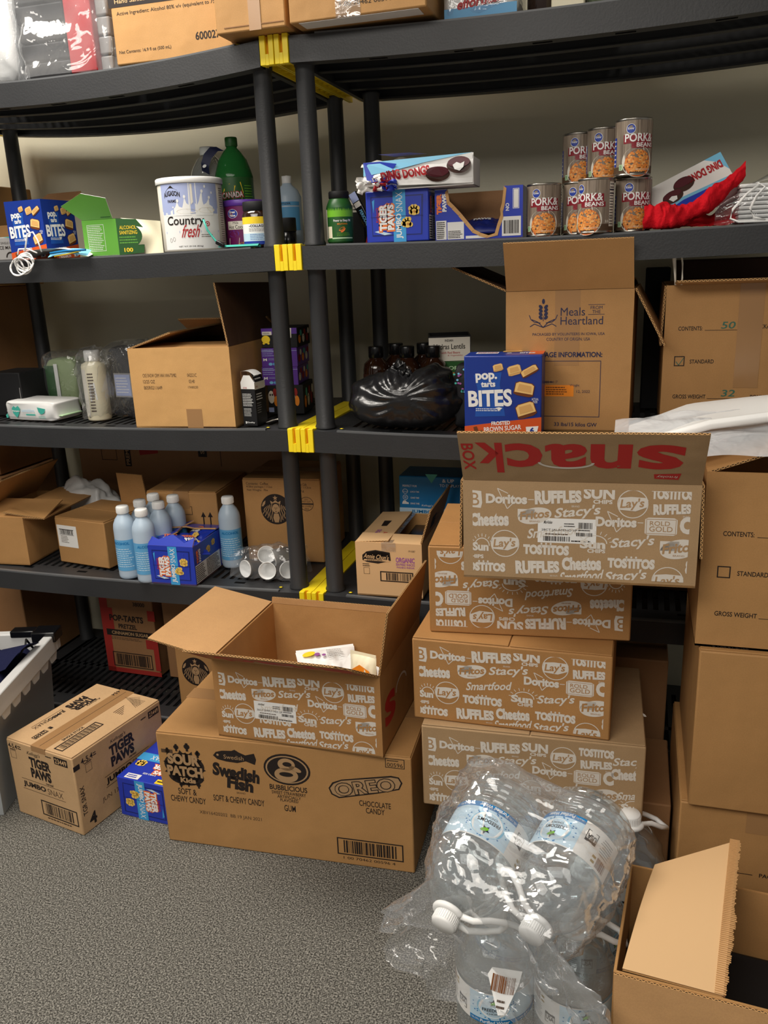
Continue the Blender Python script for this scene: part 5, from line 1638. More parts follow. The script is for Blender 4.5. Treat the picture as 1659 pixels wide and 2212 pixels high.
# torn chocolate cake box on the blue box
DING = PR().rect(0, 0, 230, 66, 'white').poly([(0, 26), (60, 34), (130, 52), (230, 66), (0, 66)], 'sky_print').poly([(10, 10), (46, 16), (74, 54), (36, 66), (0, 66)], 'tiger_blue', 2).text('10', 28, 22, 14, 11, 'white', .02, rot=8, lift=3)
DING.text('DING DONGS', 92, 28, 104, 24, 'red', .05, rot=6, lift=4, taper=-.08).ell(160, 22, 25, 17, 'choc', 4).ell(160, 28, 23, 12, 'maroon', 5).ell(204, 40, 25, 19, 'choc', 6).ell(204, 46, 23, 12, 'maroon', 7).poly([(192, 40), (200, 46), (208, 42), (216, 46), (214, 34), (206, 26), (196, 30)], 'white', 8)
def crumple(mb, x0, z0, seed, mats, w=.1, h=.05, y=0.):
    mb.grid(lambda u, v: (x0 + w * (u - .5) + .01 * noise.noise(Vector((u * 4, v * 4, seed))), y + .028 * noise.noise(Vector((u * 5, v * 5, seed + 5))) , z0 + h * (v - .5) + .012 * noise.noise(Vector((u * 3, v * 3, seed + 9)))), 16, 12, mats)
r = thing('cake_box', 'torn white and blue chocolate cake box lying on the closed blue snack box', 'box', (.205, .012, zs(1, .3) + .1135), radians(1))
mb = MB()
mb.box((.0, .0, 0), (.235, .09, .0015), 'paper')
mb.box((.0, .088, 0), (.235, .09, .05), 'paper')
mb.box((.233, .0, 0), (.235, .09, .058), 'white')
mb.grid(lambda u, v: (-.012 + .248 * u, -.002 - .006 * sin(pi * v) + .012 * noise.noise(Vector((u * 6, v * 3, 2))) * (1 - u), (.012 * (1 - u) * (1 - v) + v * (.064 - .012 * (1 - u)) + .01 * noise.noise(Vector((u * 5, v * 2, 7))) * (1 - u))), 30, 10, 'white')
fr = lambda a, b, l: Vector((-.012 + a * 1.07, -.0045 - .006 * sin(pi * min(1, max(0, b / .066))) - l * 2 + .012 * noise.noise(Vector((a / .235 * 6, b / .066 * 3, 2))) * (1 - min(1, a / .235)), b * .93 + .003 + (.012 * (1 - a / .235) * (1 - b / .033)) * .5 + .01 * noise.noise(Vector((a / .235 * 5, b / .066 * 2, 7))) * (1 - min(1, a / .235))))
DING.place(mb, fr, .001, step=.0006)
mb.build('body', r)
mb = MB()
mb.grid(lambda u, v: (-.02 + .25 * u, .0 + .09 * v, .062 + .02 * noise.noise(Vector((u * 4, v * 3, 4))) * (1.2 - u) - .012 * (1 - u)), 26, 10, 'offwhite')
PR().poly([(20, 10), (90, 14), (120, 60), (40, 70)], 'tiger_blue').place(mb, plane_fr((0, 0, .075), (1, 0, 0), (0, 1, 0)), .001)
mb.build('lid', r)
mb = MB(); crumple(mb, .0, .012, 3, 'paper', .06, .03, -.006); crumple(mb, .03, .01, 6, 'red', .04, .02, -.004); crumple(mb, .045, .008, 8, 'tiger_blue', .04, .018, -.006)
o = mb.build('torn_end', r); o['label'] = 'crumpled torn end with red and blue print'
# red bag with a cake box in it
r = thing('drawstring_bag', 'crumpled red cloth drawstring bag at the front of the second tier, right of the cans', 'bag', (.80, .02, zs(1, .9) + .0005))
def rb(u, v):
    # u along the front roll, v around
    x = .0 + .195 * u
    zc_ = .022 + .10 * max(0, u - .32) ** 1.5 * 1.55 + .02 * max(0, .22 - u)
    yc = .01 + .06 * max(0, u - .3)
    R_ = (.021 + .009 * sin(u * 7) ** 2) * (1 - .3 * u)
    a = 2 * pi * v
    n = 1 + .26 * noise.noise(Vector((u * 18, cos(a) * 1.6, sin(a) * 1.6))) + .10 * noise.noise(Vector((u * 40, cos(a) * 3, sin(a) * 3)))
    return (x + .006 * noise.noise(Vector((u * 9, v * 6, 3))), yc + R_ * n * cos(a), max(.0008, zc_ + R_ * n * sin(a) * 1.05))
mb = MB()
mb.grid(rb, 90, 26, 'red_cloth')
mb.grid(lambda u, v: (.0 + .2 * u, .03 + .12 * v, .002 + .01 * abs(noise.noise(Vector((u * 6, v * 6, 1)))) + .075 * v * v * (.6 + .4 * noise.noise(Vector((u * 5, 1, 2))))), 40, 20, 'red_cloth')
mb.build('cloth', r)
r = thing('cake_box', 'tilted chocolate cake box lying inside the red drawstring bag', 'box', (.835, .075, zs(1, .9) + .016), rot=(radians(-32), radians(-25), radians(4)))
mb = MB(); mb.box((0, 0, 0), (.165, .05, .088), 'white', .002)
DG2 = PR().rect(0, 0, 165, 88, 'paper').rect(0, 60, 165, 88, 'sky_print', 1).rect(0, 68, 150, 88, 'tiger_blue', 2).rect(0, 0, 20, 88, 'pale_blue', 1)
DG2 = PR().rect(0, 0, 165, 88, 'paper').poly([(0, 0), (165, 0), (165, 20), (60, 24), (0, 14)], 'tiger_blue', 2).poly([(0, 14), (60, 24), (165, 20), (165, 26), (50, 32), (0, 24)], 'sky_print', 2).poly([(130, 88), (165, 88), (165, 40), (150, 70)], 'sky_print', 2)
DG2.ell(44, 42, 22, 15, 'choc', 3).ell(74, 58, 22, 17, 'choc', 4).ell(44, 47, 20, 9, 'maroon', 5).ell(74, 63, 20, 10, 'maroon', 5).poly([(34, 40), (42, 44), (52, 40), (50, 32), (40, 30)], 'white', 6).text('DING DONGS', 118, 62, 78, 20, 'red', .05, rot=180, lift=4)
DG2.place(mb, face_fr('F', .165, .05, .088), .001)
PR().rect(0, 0, 165, 50, 'paper').poly([(100, 0), (165, 0), (165, 50), (130, 50)], 'sky_print', 2).place(mb, face_fr('T', .165, .05, .088), .001)
mb.build('body', r)
mb = MB(); mb.box((-.0008, .001, .001), (-.0002, .049, .087), 'navy'); mb.build('end_panel', r)
# clear bag with white cord
r = thing('clear_bag', 'clear bag of stacked lids with a white cord, right end of the second tier', 'bag', (.985, .05, zs(1, 1) + .0005))
for i in range(9):
    mb = MB()
    mb.box((.0 + .002 * (i % 2), 0, .004 + i * .0085), (.17, .14, .0112 + i * .0085), 'white', .003)
    mb.build('lid_sheet', r)
mb = MB()
mb.grid(lambda u, v: ((-.045 + .28 * u) , -.012 + .001 * sin(u * 30) - .01 * sin(pi * v) + .012 * noise.noise(Vector((u * 6, v * 6, 4))), .001 + v * (.035 + .075 * min(1, u * 2.2))), 36, 16, 'film_clear')
mb.grid(lambda u, v: (-.045 + .28 * u, -.012 + .16 * v, (.036 + .075 * min(1, u * 2.2)) + .008 * noise.noise(Vector((u * 7, v * 6, 9)))), 36, 14, 'film_clear')
o = mb.build('plastic_bag', r)
mb = MB(); mb.tube([(.035, -.03, .075), (.012, -.034, .058), (-.012, -.03, .03), (-.016, -.03, .012), (.0, -.032, .005), (.06, -.03, .004), (.12, -.03, .006)], .0026, 'white', 8); mb.build('cord', r)
mb = MB(); mb.tube([(.03, -.031, .077), (.045, -.03, .07), (.03, -.033, .052), (.02, -.033, .03), (.028, -.033, .012), (.05, -.03, .006)], .0026, 'white', 8); mb.build('cord', r)
# white cord hanging above the right carton
r = thing('white_cord', 'thin white cord hanging from the second shelf over the open carton with green writing', 'cord', (.872, .055, zs(2, .87) + .322))
mb = MB(); mb.tube([(0, 0, .108), (-.003, -.003, .08), (-.006, 0, .062), (-.002, .001, .03), (.0, .002, .006)], .003, 'offwhite', 7, rad=[.002, .003, .0045, .0026, .0022]); mb.build('strand', r)
mb = MB(); mb.tube([(0, 0, .108), (.006, .001, .085), (.012, .002, .05), (.013, .002, .02), (.012, .003, .006)], .002, 'offwhite', 7); mb.build('strand', r)
# ------------------------------------------------------------------ tier three, left unit
z3 = lambda x: zs(2, x) + .0005
# diaper-wipe pack
r = thing('wipes_pack', 'white and teal pack of wet wipes lying flat on the third tier', 'pack', (-.86, .135, z3(-.8)), radians(-6))
mb = MB()
w, d, h = .185, .115, .055
def soft(sx, sy, sz, seed, amp=.004, e=.18):
    def fn(u, v):
        a, b = 2 * pi * u, pi * (v - .5)
        f = lambda c: math.copysign(abs(c) ** e, c)
        x, y, z = f(cos(a)) * f(cos(b)), f(sin(a)) * f(cos(b)), f(sin(b))
        n = amp * noise.noise(Vector((x * 3 + seed, y * 3, z * 3)))
        return (sx / 2 * x + n, sy / 2 * y + n, sz / 2 + sz / 2 * z + n * .5)
    return fn
mb.grid(soft(w, d, h, 2), 64, 30, 'white', closeu=True)
p = PR().poly([(-62, 34), (-54, 42), (-46, 37), (-38, 43), (-30, 34), (-40, 14), (-46, 8), (-58, 20)], 'teal', 2).text('Pampers', -46, 27, 26, 6, 'white', .03, lift=3).text('sensitive', -2, 30, 48, 9, 'pale_blue', .02, lift=2).rect(-10, 16, 24, 20, 'teal', 2).poly([(34, 40), (64, 36), (58, 24), (46, 20), (38, 26)], 'teal', 2).greek(36, 8, 66, 16, 2, 'teal', 3, .3, 2).poly([(-88, 14), (-80, 20), (-78, 8), (-86, 6)], 'teal', 2)
p.place(mb, plane_fr((0, -d / 2 - .0028, 0), (1, 0, 0), (0, 0, 1)), .001)
mb.build('pack_body', r)
mb = MB(); mb.box((w / 2 - .003, -.04, .012), (w / 2 + .012, .04, .016), 'mint', .0015); mb.box((-w / 2 - .012, -.04, .02), (-w / 2 + .003, .04, .024), 'white', .0015); mb.build('end_seal', r)
# green bandage roll in a clear bag
r = thing('towel_pack', 'green and white cloth bundle in a clear plastic wrapper, behind the wipes', 'pack', (-.885, .30, z3(-.9)), radians(6))
mb = MB(); mb.grid(soft(.105, .09, .155, 4, .006, .4), 40, 24, 'liner_green', closeu=True); mb.build('cloth_roll', r)
mb = MB(); mb.grid(lambda u, v: (-.05 + .034 * u, -.048 - .004 * sin(pi * u), .01 + .125 * v), 6, 8, 'green_deep'); mb.grid(lambda u, v: (-.016 + .012 * u, -.05, .01 + .13 * v), 3, 8, 'white'); o = mb.build('paper_band', r); o['label'] = 'dark green and white band'
mb = MB(); mb.grid(soft(.145, .115, .178, 9, .012, .5), 40, 24, 'film_clear', closeu=True); mb.build('plastic_wrap', r)
# lotion bottle in plastic
r = thing('lotion_bottle', 'cream lotion bottle with white cap inside a clear plastic bag, third tier', 'bottle', (-.666, .125, z3(-.66)), radians(-8))
mb = MB(); mb.lathe([(.0001, 0), (.031, 0), (.033, .004), (.0335, .15), (.031, .158), (.02, .163), (.018, .166), (.0001, .166)], 'cream', 36); bd = mb.build('bottle_body', r)
mb = MB(); mb.lathe([(.019, .165), (.022, .167), (.022, .192), (.02, .195), (.0001, .195)], 'white', 28); mb.build('cap', r)
mb = MB(); p = PR().rect(-34, 8, 0, 140, 'offwhite', 1, 10).greek(4, 20, 22, 132, 13, 'ink_soft', 5, .5, 1).poly([(6, 50), (26, 56), (22, 104), (8, 98)], 'white', 2).greek(10, 60, 22, 92, 4, 'grey_box', 6, .4, 3).poly([(-20, 96), (-2, 108), (-6, 122), (-24, 112)], 'offwhite', 2); p.place(mb, cyl_fr(.0336), .001, 0, .004, step=.0002); mb.build('label', bd)
mb = MB(); mb.grid(soft(.082, .082, .205, 12, .012, .6), 40, 30, 'film_clear', closeu=True); mb.build('plastic_wrap', r)
# black pack
r = thing('clothing_pack', 'black pack in clear plastic with a pale paper insert, next to the big open carton', 'pack', (-.585, .20, z3(-.6)), radians(-4))
mb = MB(); mb.grid(soft(.125, .10, .20, 5, .01, .35), 40, 26, 'trash_black', closeu=True); mb.build('pack_body', r)
mb = MB(); mb.box((-.03, -.056, .06), (.028, -.0545, .128), 'grey_box'); PR().rect(2, 4, 54, 64, 'lavender').greek(6, 10, 50, 58, 6, 'white', 4, .3, 2).place(mb, plane_fr((-.03, -.056, .06), (1, 0, 0), (0, 0, 1)), .001); mb.build('paper_insert', r)
mb = MB(); mb.grid(soft(.138, .128, .216, 19, .014, .45), 40, 26, 'film_clear', closeu=True); mb.build('plastic_wrap', r)
carton('appliance_box', 'dark grey box cut off by the left edge, third tier', 'box', (-1.03, .13, z3(-1)), radians(0), .105, .12, .128, 'black_matte', prints=[('F', PR().rect(98, 4, 100, 84, 'grey_box'), .001, 0, 0)], seam=False)
# big open carton
CKE = PR().text('CKE SNOW CRM VAN VAN-TSM82', 84, 138, 96, 9, 'ink_soft', .0).text('12/25 OZ', 52, 122, 34, 9, 'ink_soft').text('B05R0211649', 62, 106, 52, 9, 'ink_soft').text('042521C', 176, 138, 26, 9, 'ink_soft').text('03:40', 174, 122, 16, 9, 'ink_soft').text('17A80250', 176, 107, 28, 6, 'ink_soft').rect(150, 0, 194, 50, 'tape', 1)
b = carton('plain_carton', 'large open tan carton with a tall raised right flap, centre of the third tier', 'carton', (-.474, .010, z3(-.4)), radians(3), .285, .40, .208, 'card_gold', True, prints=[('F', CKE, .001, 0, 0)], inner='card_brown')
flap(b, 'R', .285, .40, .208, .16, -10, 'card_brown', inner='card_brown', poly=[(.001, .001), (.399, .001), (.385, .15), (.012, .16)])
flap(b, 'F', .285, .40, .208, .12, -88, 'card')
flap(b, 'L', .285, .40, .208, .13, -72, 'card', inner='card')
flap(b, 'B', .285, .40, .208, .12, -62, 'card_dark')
# small black and white medicine carton
r = thing('medicine_carton', 'small black and white carton with its lid tucked open, beside the front post', 'box', (-.176, .046, z3(-.15)), radians(-4))
w, d, h = .040, .056, .120
mb = MB()
mb.box((0, 0, 0), (w, d, h - .025), 'black_matte')
mb.box((0, 0, h - .025), (w, d, h - .008), 'white')
p = PR().text('CVS', 12, 98, 11, 4, 'red', .02).greek(3, 50, 34, 84, 8, 'white', 3, .4).greek(4, 24, 28, 46, 7, 'white', 5, .3).text('Quality', 22, 8, 22, 5, 'white', .01).rect(6, 5, 10, 11, 'white')
p.place(mb, plane_fr((0, 0, 0), (1, 0, 0), (0, 0, 1)), .001)
PR().greek(6, 64, 40, 84, 3, 'white', 4, .4).greek(6, 30, 30, 60, 5, 'grey_box', 5, .3).rect(0, 93, 52, 109, 'offwhite').text('CVS', 10, 100, 10, 4, 'red', .02, lift=2).place(mb, plane_fr((w, 0, 0), (0, 1, 0), (0, 0, 1)), .001)
mb.build('body', r)
mb = MB()
mb.prism([(0, 0), (w, 0), (w - .012, .018), (.010, .018)], .001, 'white')
mb.build('tuck_flap', r, loc=(0, 0, h - .008))
mb = MB()
mb.box((0, 0, 0), (.001, d * .8, .024), 'black_matte')
PR().greek(4, 4, 38, 20, 2, 'white', 4, .4).place(mb, plane_fr((.001, 0, 0), (0, 1, 0), (0, 0, 1)), .001)
mb.build('side_flap', r, loc=(w, .004, h - .008), rot=(0, radians(-24), 0))
mb = MB(); mb.grid(lambda u, v: (-.012 + .040 * u, .004 + .04 * v, .006 * sin(pi * u)), 8, 4, 'white'); o = mb.build('lid', r, loc=(.012, 0, h + .016), rot=(0, radians(14), 0))
mb = MB(); mb.box((0, 0, 0), (.001, .03, .03), 'card_dark'); mb.build('side_flap', r, loc=(-.001, .01, h - .012), rot=(0, radians(-5), 0))
# paper scrap
r = thing('paper_scrap', 'curled beige paper scrap on the third tier beside the front post', 'paper', (-.10, .10, z3(-.1)))
mb = MB(); mb.grid(lambda u, v: (-.03 + .07 * u, -.02 + .045 * v, .001 + .008 * sin(pi * u) ** 2), 12, 6, 'offwhite'); mb.build('sheet', r)
# bear snack boxes
def bear_box(art):
    rr = random.Random(art)
    p = PR()
    if art == 1:
        p.rect(0, 0, 150, 100, 'purple').greek(4, 54, 60, 96, 4, 'lavender', 3, .3, 2).rect(0, 84, 150, 86, 'lavender', 2).ell(36, 14, 8, 8, 'sky_print', 2, 16).ell(52, 14, 7, 7, 'blue_label', 2, 16).text('M', 14, 38, 16, 14, 'white', .04, lift=2).greek(28, 34, 60, 46, 2, 'lavender', 6, .3, 2)
    elif art == 2:
        p.rect(0, 70, 150, 100, 'purple').rect(4, 66, 44, 84, 'offwhite', 2).greek(8, 70, 40, 80, 2, 'ink', 3, .4, 3).ell(18, 44, 18, 20, 'yellow_print', 2, 20).ell(8, 24, 5, 6, 'yellow_print', 2, 10).ell(28, 24, 5, 6, 'yellow_print', 2, 10).poly([(100, 100), (128, 100), (126, 52), (100, 30)], 'offwhite', 2)
    else:
        for i in range(3):
            x = 14 + i * 44
            p.ell(x, 60, 13, 22, 'offwhite', 2, 18).ell(x + 20, 46, 10, 18, 'orange_sticker', 2, 18).ell(x + 16, 76, 8, 14, 'dark_red', 3, 14).ell(x - 4, 68, 3, 4, 'ink', 4, 8).ell(x + 5, 68, 3, 4, 'ink', 4, 8).rect(x - 14, 8, x + 8, 24, 'lavender', 2)
    return p
def bear_side(art):
    p = PR()
    for i in range(3):
        x = 18 + i * 34
        p.ell(x, 40, 11, 22, ('orange_sticker', 'offwhite', 'dark_red')[(i + art) % 3], 2, 16).ell(x + 14, 70, 9, 16, ('teal', 'dark_red', 'offwhite')[(i + art) % 3], 2, 14)
        p.ell(x, 52, 2.5, 3, 'ink', 3, 8)
    return p
zz = z3(-.08)
for i, (hh, art, dx, lb) in enumerate(((.080, 3, .012, 'bottom snack box of the purple stack, cartoon shapes on black'), (.050, 1, 0, 'purple snack box second from the bottom of the stack'), (.050, 1, .002, 'purple snack box third from the bottom of the stack'), (.052, 2, .006, 'top snack box of the purple stack, with a yellow shape'))):
    carton('snack_box', lb, 'box', (-.184 + dx, .200, zz), radians(9 - i), .10, .126, hh, 'purple' if art == 1 else 'black_matte', prints=[('F', PR().add(bear_box(art), 0, 0, .666, hh * 10), .001, 0, 0), ('R', PR().add(bear_side(i), 0, 0, 1.1, hh * 10), .001, 0, 0)], seam=False, group='stacked snack boxes behind the post', bev=.0015)
    zz += hh + .0005

# ------------------------------------------------------------------ tier three, right unit
def oil():
    r = thing('oil_bottle', '', 'bottle')
    mb = MB(); mb.lathe([(.0001, 0), (.033, 0), (.036, .004), (.036, .118), (.033, .134), (.02, .146), (.018, .152), (.0001, .152)], 'amber_glass', 36); bd = mb.build('bottle_body', r)
    mb = MB(); mb.lathe([(.019, .15), (.0205, .152), (.0205, .178), (.0195, .18), (.0001, .18)], 'black_gloss', 28); mb.build('cap', r)
    mb = MB()
    p = PR().rect(-60, 0, 60, 96, 'choc', 1, 36).rect(-46, 2, -22, 78, 'cream', 2, 6).greek(-44, 4, -24, 74, 12, 'ink', 4, .35, 3).text('MCT', 12, 40, 32, 15, 'cream', .03, lift=3).greek(-10, 56, 34, 64, 1, 'cream', 5, .5, 2).ell(6, 78, 6, 6, 'cream', 2, 14).ell(12, 75, 5, 5, 'brown_print', 3, 14).greek(-8, 14, 34, 26, 3, 'cream', 7, .3, 2)
    p.place(mb, cyl_fr(.0363), .001, 0, .012, step=.0002)
    mb.build('label', bd)
    return r
OIL = oil()
for i, (x, y, a, lb) in enumerate(((.118, .285, .4, 'amber oil bottle at the left end of the group behind the black bag'), (.152, .365, .2, 'amber oil bottle in the back row, second from the left'), (.205, .285, -.5, 'amber oil bottle in the middle of the front row, white letters showing'), (.232, .37, .1, 'tallest-looking amber oil bottle at the back, right of the middle'), (.278, .285, .3, 'amber oil bottle at the right end, next to the lentil box'))):
    o = OIL if i == 0 else copy_thing(OIL, (0, 0, 0))
    o.location = (x, y, z3(.2) + .0)
    o.rotation_euler = (0, 0, a)
    o['label'] = lb
    o['group'] = 'amber oil bottles behind the black bag'
ORG = PR().rect(0, 110, 190, 138, 'green_deep').text('ORGANIC', 60, 122, 84, 10, 'mint', .02, lift=2).ring(128, 124, 12, 12, 1, 'mint', 2).text('60', 128, 124, 13, 10, 'mint', .02, lift=2).rect(0, 60, 190, 110, 'cookie_dark').ell(40, 60, 46, 34, 'orange_sticker', 2).ell(40, 56, 34, 22, 'dark_red', 3).text('Pinto Beans', 130, 84, 70, 12, 'offwhite', .01, lift=2)
carton('lentil_box', 'lower organic lentil box with a green band, behind the pastry box', 'box', (.298, .30, z3(.35)), radians(4), .20, .13, .139, 'green_deep', prints=[('F', ORG, .001, 0, 0)], seam=False, bev=.002)
LEN = PR().rect(0, 0, 110, 62, 'offwhite').text('INDIAN', 54, 54, 22, 6, 'ink', .02, lift=2).text('Madras Lentils', 55, 38, 84, 14, 'ink', .015, lift=2).text('with Red Beans', 58, 22, 50, 6, 'red', .01, lift=2).text('& Vegetables', 70, 14, 40, 5, 'red', .0, lift=2)
lb = carton('lentil_box', 'open white lentil box on top of the organic box', 'box', (.264, .295, z3(.35) + .140), radians(14), .112, .12, .066, 'black_matte', True, prints=[('F', LEN, .001, 0, 0)], inner='black_matte')
r = thing('patterned_pouch', 'dark pouch with turquoise and pink dots squeezed between black bag and pastry box', 'pouch', (.40, .10, z3(.4)))
mb = MB(); mb.grid(soft(.05, .06, .16, 3, .01, .5), 26, 18, 'black_matte', closeu=True)
p = PR()
rr = random.Random(6)
for i in range(24):
    p.ell(rr.uniform(-20, 22), rr.uniform(90, 150), 3, 2.5, rr.choice(('teal', 'ink_purple', 'sky_print')), 1, 8)
p.place(mb, plane_fr((0, -.034, 0), (1, 0, 0), (0, 0, 1)), .001)
mb.build('pouch_body', r)
# black bin bag
r = thing('trash_bag', 'tied glossy black plastic bag bulging over the front of the third tier', 'bag', (.252, .095, z3(.25)))
def tb_(u, v):
    a, b = 2 * pi * u, pi * (v - .5)
    x, y, z = cos(a) * cos(b), sin(a) * cos(b), sin(b)
    X = .146 * math.copysign(abs(x) ** .8, x)
    Y = .088 * math.copysign(abs(y) ** .85, y)
    top_ = .082 * (1 + .1 * sin(X * 26 + .4)) - .022 * exp(-((X - .012) / .028) ** 2)
    Z = .066 + (top_ if z > 0 else .066) * math.copysign(abs(z) ** .8, z)
    n = 0
    q = Vector((X * 16, Y * 16, Z * 16))
    n += .012 * noise.noise(q * .8)
    # folds radiating from the tied neck
    ang = atan2(Z - .085, X - .01)
    rad = sqrt((Z - .085) ** 2 + (X - .01) ** 2)
    n += .0055 * sin(ang * 17 + 4 * noise.noise(q * .5)) * min(1, rad / .05) * exp(-rad / .12)
    n += .004 * abs(noise.noise(q * 2.2))
    f = 1 + n / .1
    return (X * f, Y * f, max(.0, Z * (1 + n / .16)))
mb = MB(); mb.grid(tb_, 150, 80, 'trash_black', closeu=True); mb.build('bag_body', r)
mb = MB(); mb.grid(lambda u, v: (-.035 + .05 * u + .01 * sin(v * 9), -.03 + .012 * noise.noise(Vector((u * 6, v * 6, 2))), .128 + .045 * v * (1 - abs(2 * u - .9) * .7) + .006 * sin(u * 22)), 20, 12, 'trash_black'); mb.build('tied_top', r)

# white sheet and clear film on the right column
r = thing('foam_sheet', 'bright white foam sheeting in clear film, poking out of the right carton', 'sheet', (.915, -.29, 1.012))
def fs(u, v, k=0):
    x = -.125 + .46 * u
    y = -.07 + .26 * v
    z = .012 + .052 * min(1, u * 1.6) * (1 - .3 * v) + .004 * sin(u * 9 + v * 5) - .05 * max(0, .25 - u) * 2
    return Vector((x, y, z + k))
mb = MB()
mb.grid(lambda u, v: fs(u, v, .012 * sin(pi * v)), 30, 14, 'white')
mb.grid(lambda u, v: fs(u, v, -.03 * sin(pi * v) ** .5 * min(1, u * 3)), 30, 14, 'white', flip=True)
mb.tube([fs(.05, 0, .002), fs(.3, 0, -.002), fs(.6, 0, .0), fs(1, 0, 0)], .009, 'white', 10)
mb.build('sheet_roll', r)
mb = MB()
mb.grid(lambda u, v: Vector((-.15 + .50 * u, -.128 + .16 * v - .02 * sin(u * 3), -.006 + .05 * u ** .6 * (1 - .2 * v) - .035 * (1 - v) ** 2 * (.3 + u) + .012 * noise.noise(Vector((u * 6, v * 5, 8))) + .03 * v)), 40, 24, 'film_white')
mb.build('plastic_film', r)

# ------------------------------------------------------------------ cups in a clear bag, tier four
r = thing('cup_bag', 'clear plastic bag with white paper cups in front of the coffee carton', 'bag', (-.158, .128, zs(3, -.17) + .0005))
def cup(M):
    mb = MB()
    mb.lathe([(.0001, .001), (.014, .001), (.014, 0), (.0195, .038), (.0205, .038), (.0205, .0395), (.019, .0395), (.0135, .003), (.0001, .003)], 'white', 22)
    for v in mb.bm.verts:
        v.co = M @ v.co
    return mb.build('paper_cup', r)
for i, (x, y, z, rx, rz) in enumerate(((-.036, -.030, .0215, 82, -25), (.020, -.036, .0215, 78, 12), (.064, -.020, .0215, 80, 40), (-.004, .022, .0215, 95, 110), (.004, -.020, .052, 70, 35), (.048, -.012, .052, 100, -50), (.072, .026, .0215, 90, 150))):
    cup(Matrix.Translation((x - .02, y - .006, z * 1.2)) @ Matrix.Rotation(radians(rz), 4, 'Z') @ Matrix.Rotation(radians(rx), 4, 'X') @ Matrix.Scale(1.22, 4) @ Matrix.Translation((0, 0, -.02)))
mb = MB()
mb.grid(lambda u, v: (-.115 + .21 * u + .006 * sin(v * 20), -.06 + .005 * noise.noise(Vector((u * 5, v * 5, 1))) + .09 * v, .003 + (.115 * sin(pi * v) ** .5) * (.55 + .6 * u - .35 * u * u) + .010 * noise.noise(Vector((u * 8, v * 7, 3)))), 34, 24, 'film_soft')
mb.build('plastic_bag', r)
# white carrier bag behind open carton
r = thing('carrier_bag', 'crumpled translucent white carrier bag behind the open carton, fourth tier', 'bag', (-.93, .35, zs(3, -.9) + .0005))
def cb(u, v):
    a, b = 2 * pi * u, pi * (v - .5)
    p = Vector((cos(a) * cos(b), sin(a) * cos(b), sin(b)))
    n = 1 + .2 * noise.noise(p * 2.2) + .1 * noise.noise(p * 6)
    return (.13 * p.x * n, .055 * p.y * n, max(0, .09 + .105 * p.z * n))
mb = MB(); mb.grid(cb, 60, 40, 'white_bag', closeu=True); mb.build('bag_body', r)

# ------------------------------------------------------------------ storage bin, far left
r = thing('storage_bin', 'translucent plastic storage bin with dark clothes, cut off by the left edge on the carpet', 'bin', (-.945, -.512, 0), radians(16))
w, d, h = .26, .42, .345
mb = MB()
t = .003
def shell(z0, z1, g0, g1, m):
    # tapered walls
    c0 = [(g0, g0), (w - g0, g0), (w - g0, d - g0), (g0, d - g0)]
    c1 = [(g1, g1), (w - g1, g1), (w - g1, d - g1), (g1, d - g1)]
    for i in range(4):
        j = (i + 1) % 4
        mb.face([(*c0[i], z0), (*c0[j], z0), (*c1[j], z1), (*c1[i], z1)], m)
shell(.002, h - .05, .03, .012, 'bin_clear')
mb.face([(.03, .03, .002), (.03, d - .03, .002), (w - .03, d - .03, .002), (w - .03, .03, .002)], 'bin_clear')
shell(.002, h - .05, .033, .015, 'bin_clear')
mb.build('tub', r)
mb = MB()
pts = []
for side, L in (('x', w), ('y', d)):
    pass
def rim(x0, y0, x1, y1, z0, z1):
    mb.box((x0, y0, z0), (x1, y1, z1), 'bin_rim', .004)
rim(-.012, -.012, w + .012, .016, h - .055, h)
rim(-.012, d - .016, w + .012, d + .012, h - .055, h)
rim(-.012, .016, .016, d - .016, h - .055, h)
rim(w - .016, .016, w + .012, d - .016, h - .055, h)
for i in range(6):
    y = .04 + i * .062
    mb.prism([(0, 0), (.05, 0), (.04, -.02), (.01, -.02)], .004, 'bin_rim', fn=lambda x, yy, z, y=y: (w + .006 + yy, y + x, h - .055 + z))
mb.build('rim', r)
mb = MB(); mb.box((w - .05, d - .04, h - .02), (w + .02, d + .018, h + .012), 'black_gloss', .004); mb.box((w - .12, d - .02, h - .01), (w - .05, d + .016, h + .01), 'black_gloss', .003); o = mb.build('latch', r); o['label'] = 'black lid latch'
mb = MB(); mb.box((.035, .04, .01), (w - .033, d - .04, .13), 'offwhite', .01); mb.box((w - .032, .10, .06), (w - .029, .32, .15), 'lime'); o = mb.build('green_packs', r); o['label'] = 'green and white packs seen through the wall'
mb = MB()
def clo(u, v):
    n = noise.noise(Vector((u * 4, v * 5, 1))) * .035 + noise.noise(Vector((u * 10, v * 12, 4))) * .012
    return (.02 + (w - .04) * u, .03 + (d - .06) * v, .27 + .09 * sin(pi * u) ** .5 * sin(pi * v) ** .5 + n)
mb.grid(clo, 40, 40, 'fabric_navy'); o = mb.build('clothing', r); o['label'] = 'dark navy clothes'
mb = MB(); mb.grid(lambda u, v: (w - .10 + .075 * u + .03 * sin(v * 2), .16 + .16 * v, h - .02 + .045 * sin(pi * v) * (1 - .4 * u) + .03 * u), 12, 16, 'fabric_navy'); mb.tube([(w - .03, .25, h), (w - .01, .26, h + .03), (w - .02, .29, h + .035), (w - .015, .31, h)], .003, 'black_matte', 6); o = mb.build('shoe_strap', r); o['label'] = 'dark strap hanging over the rim'

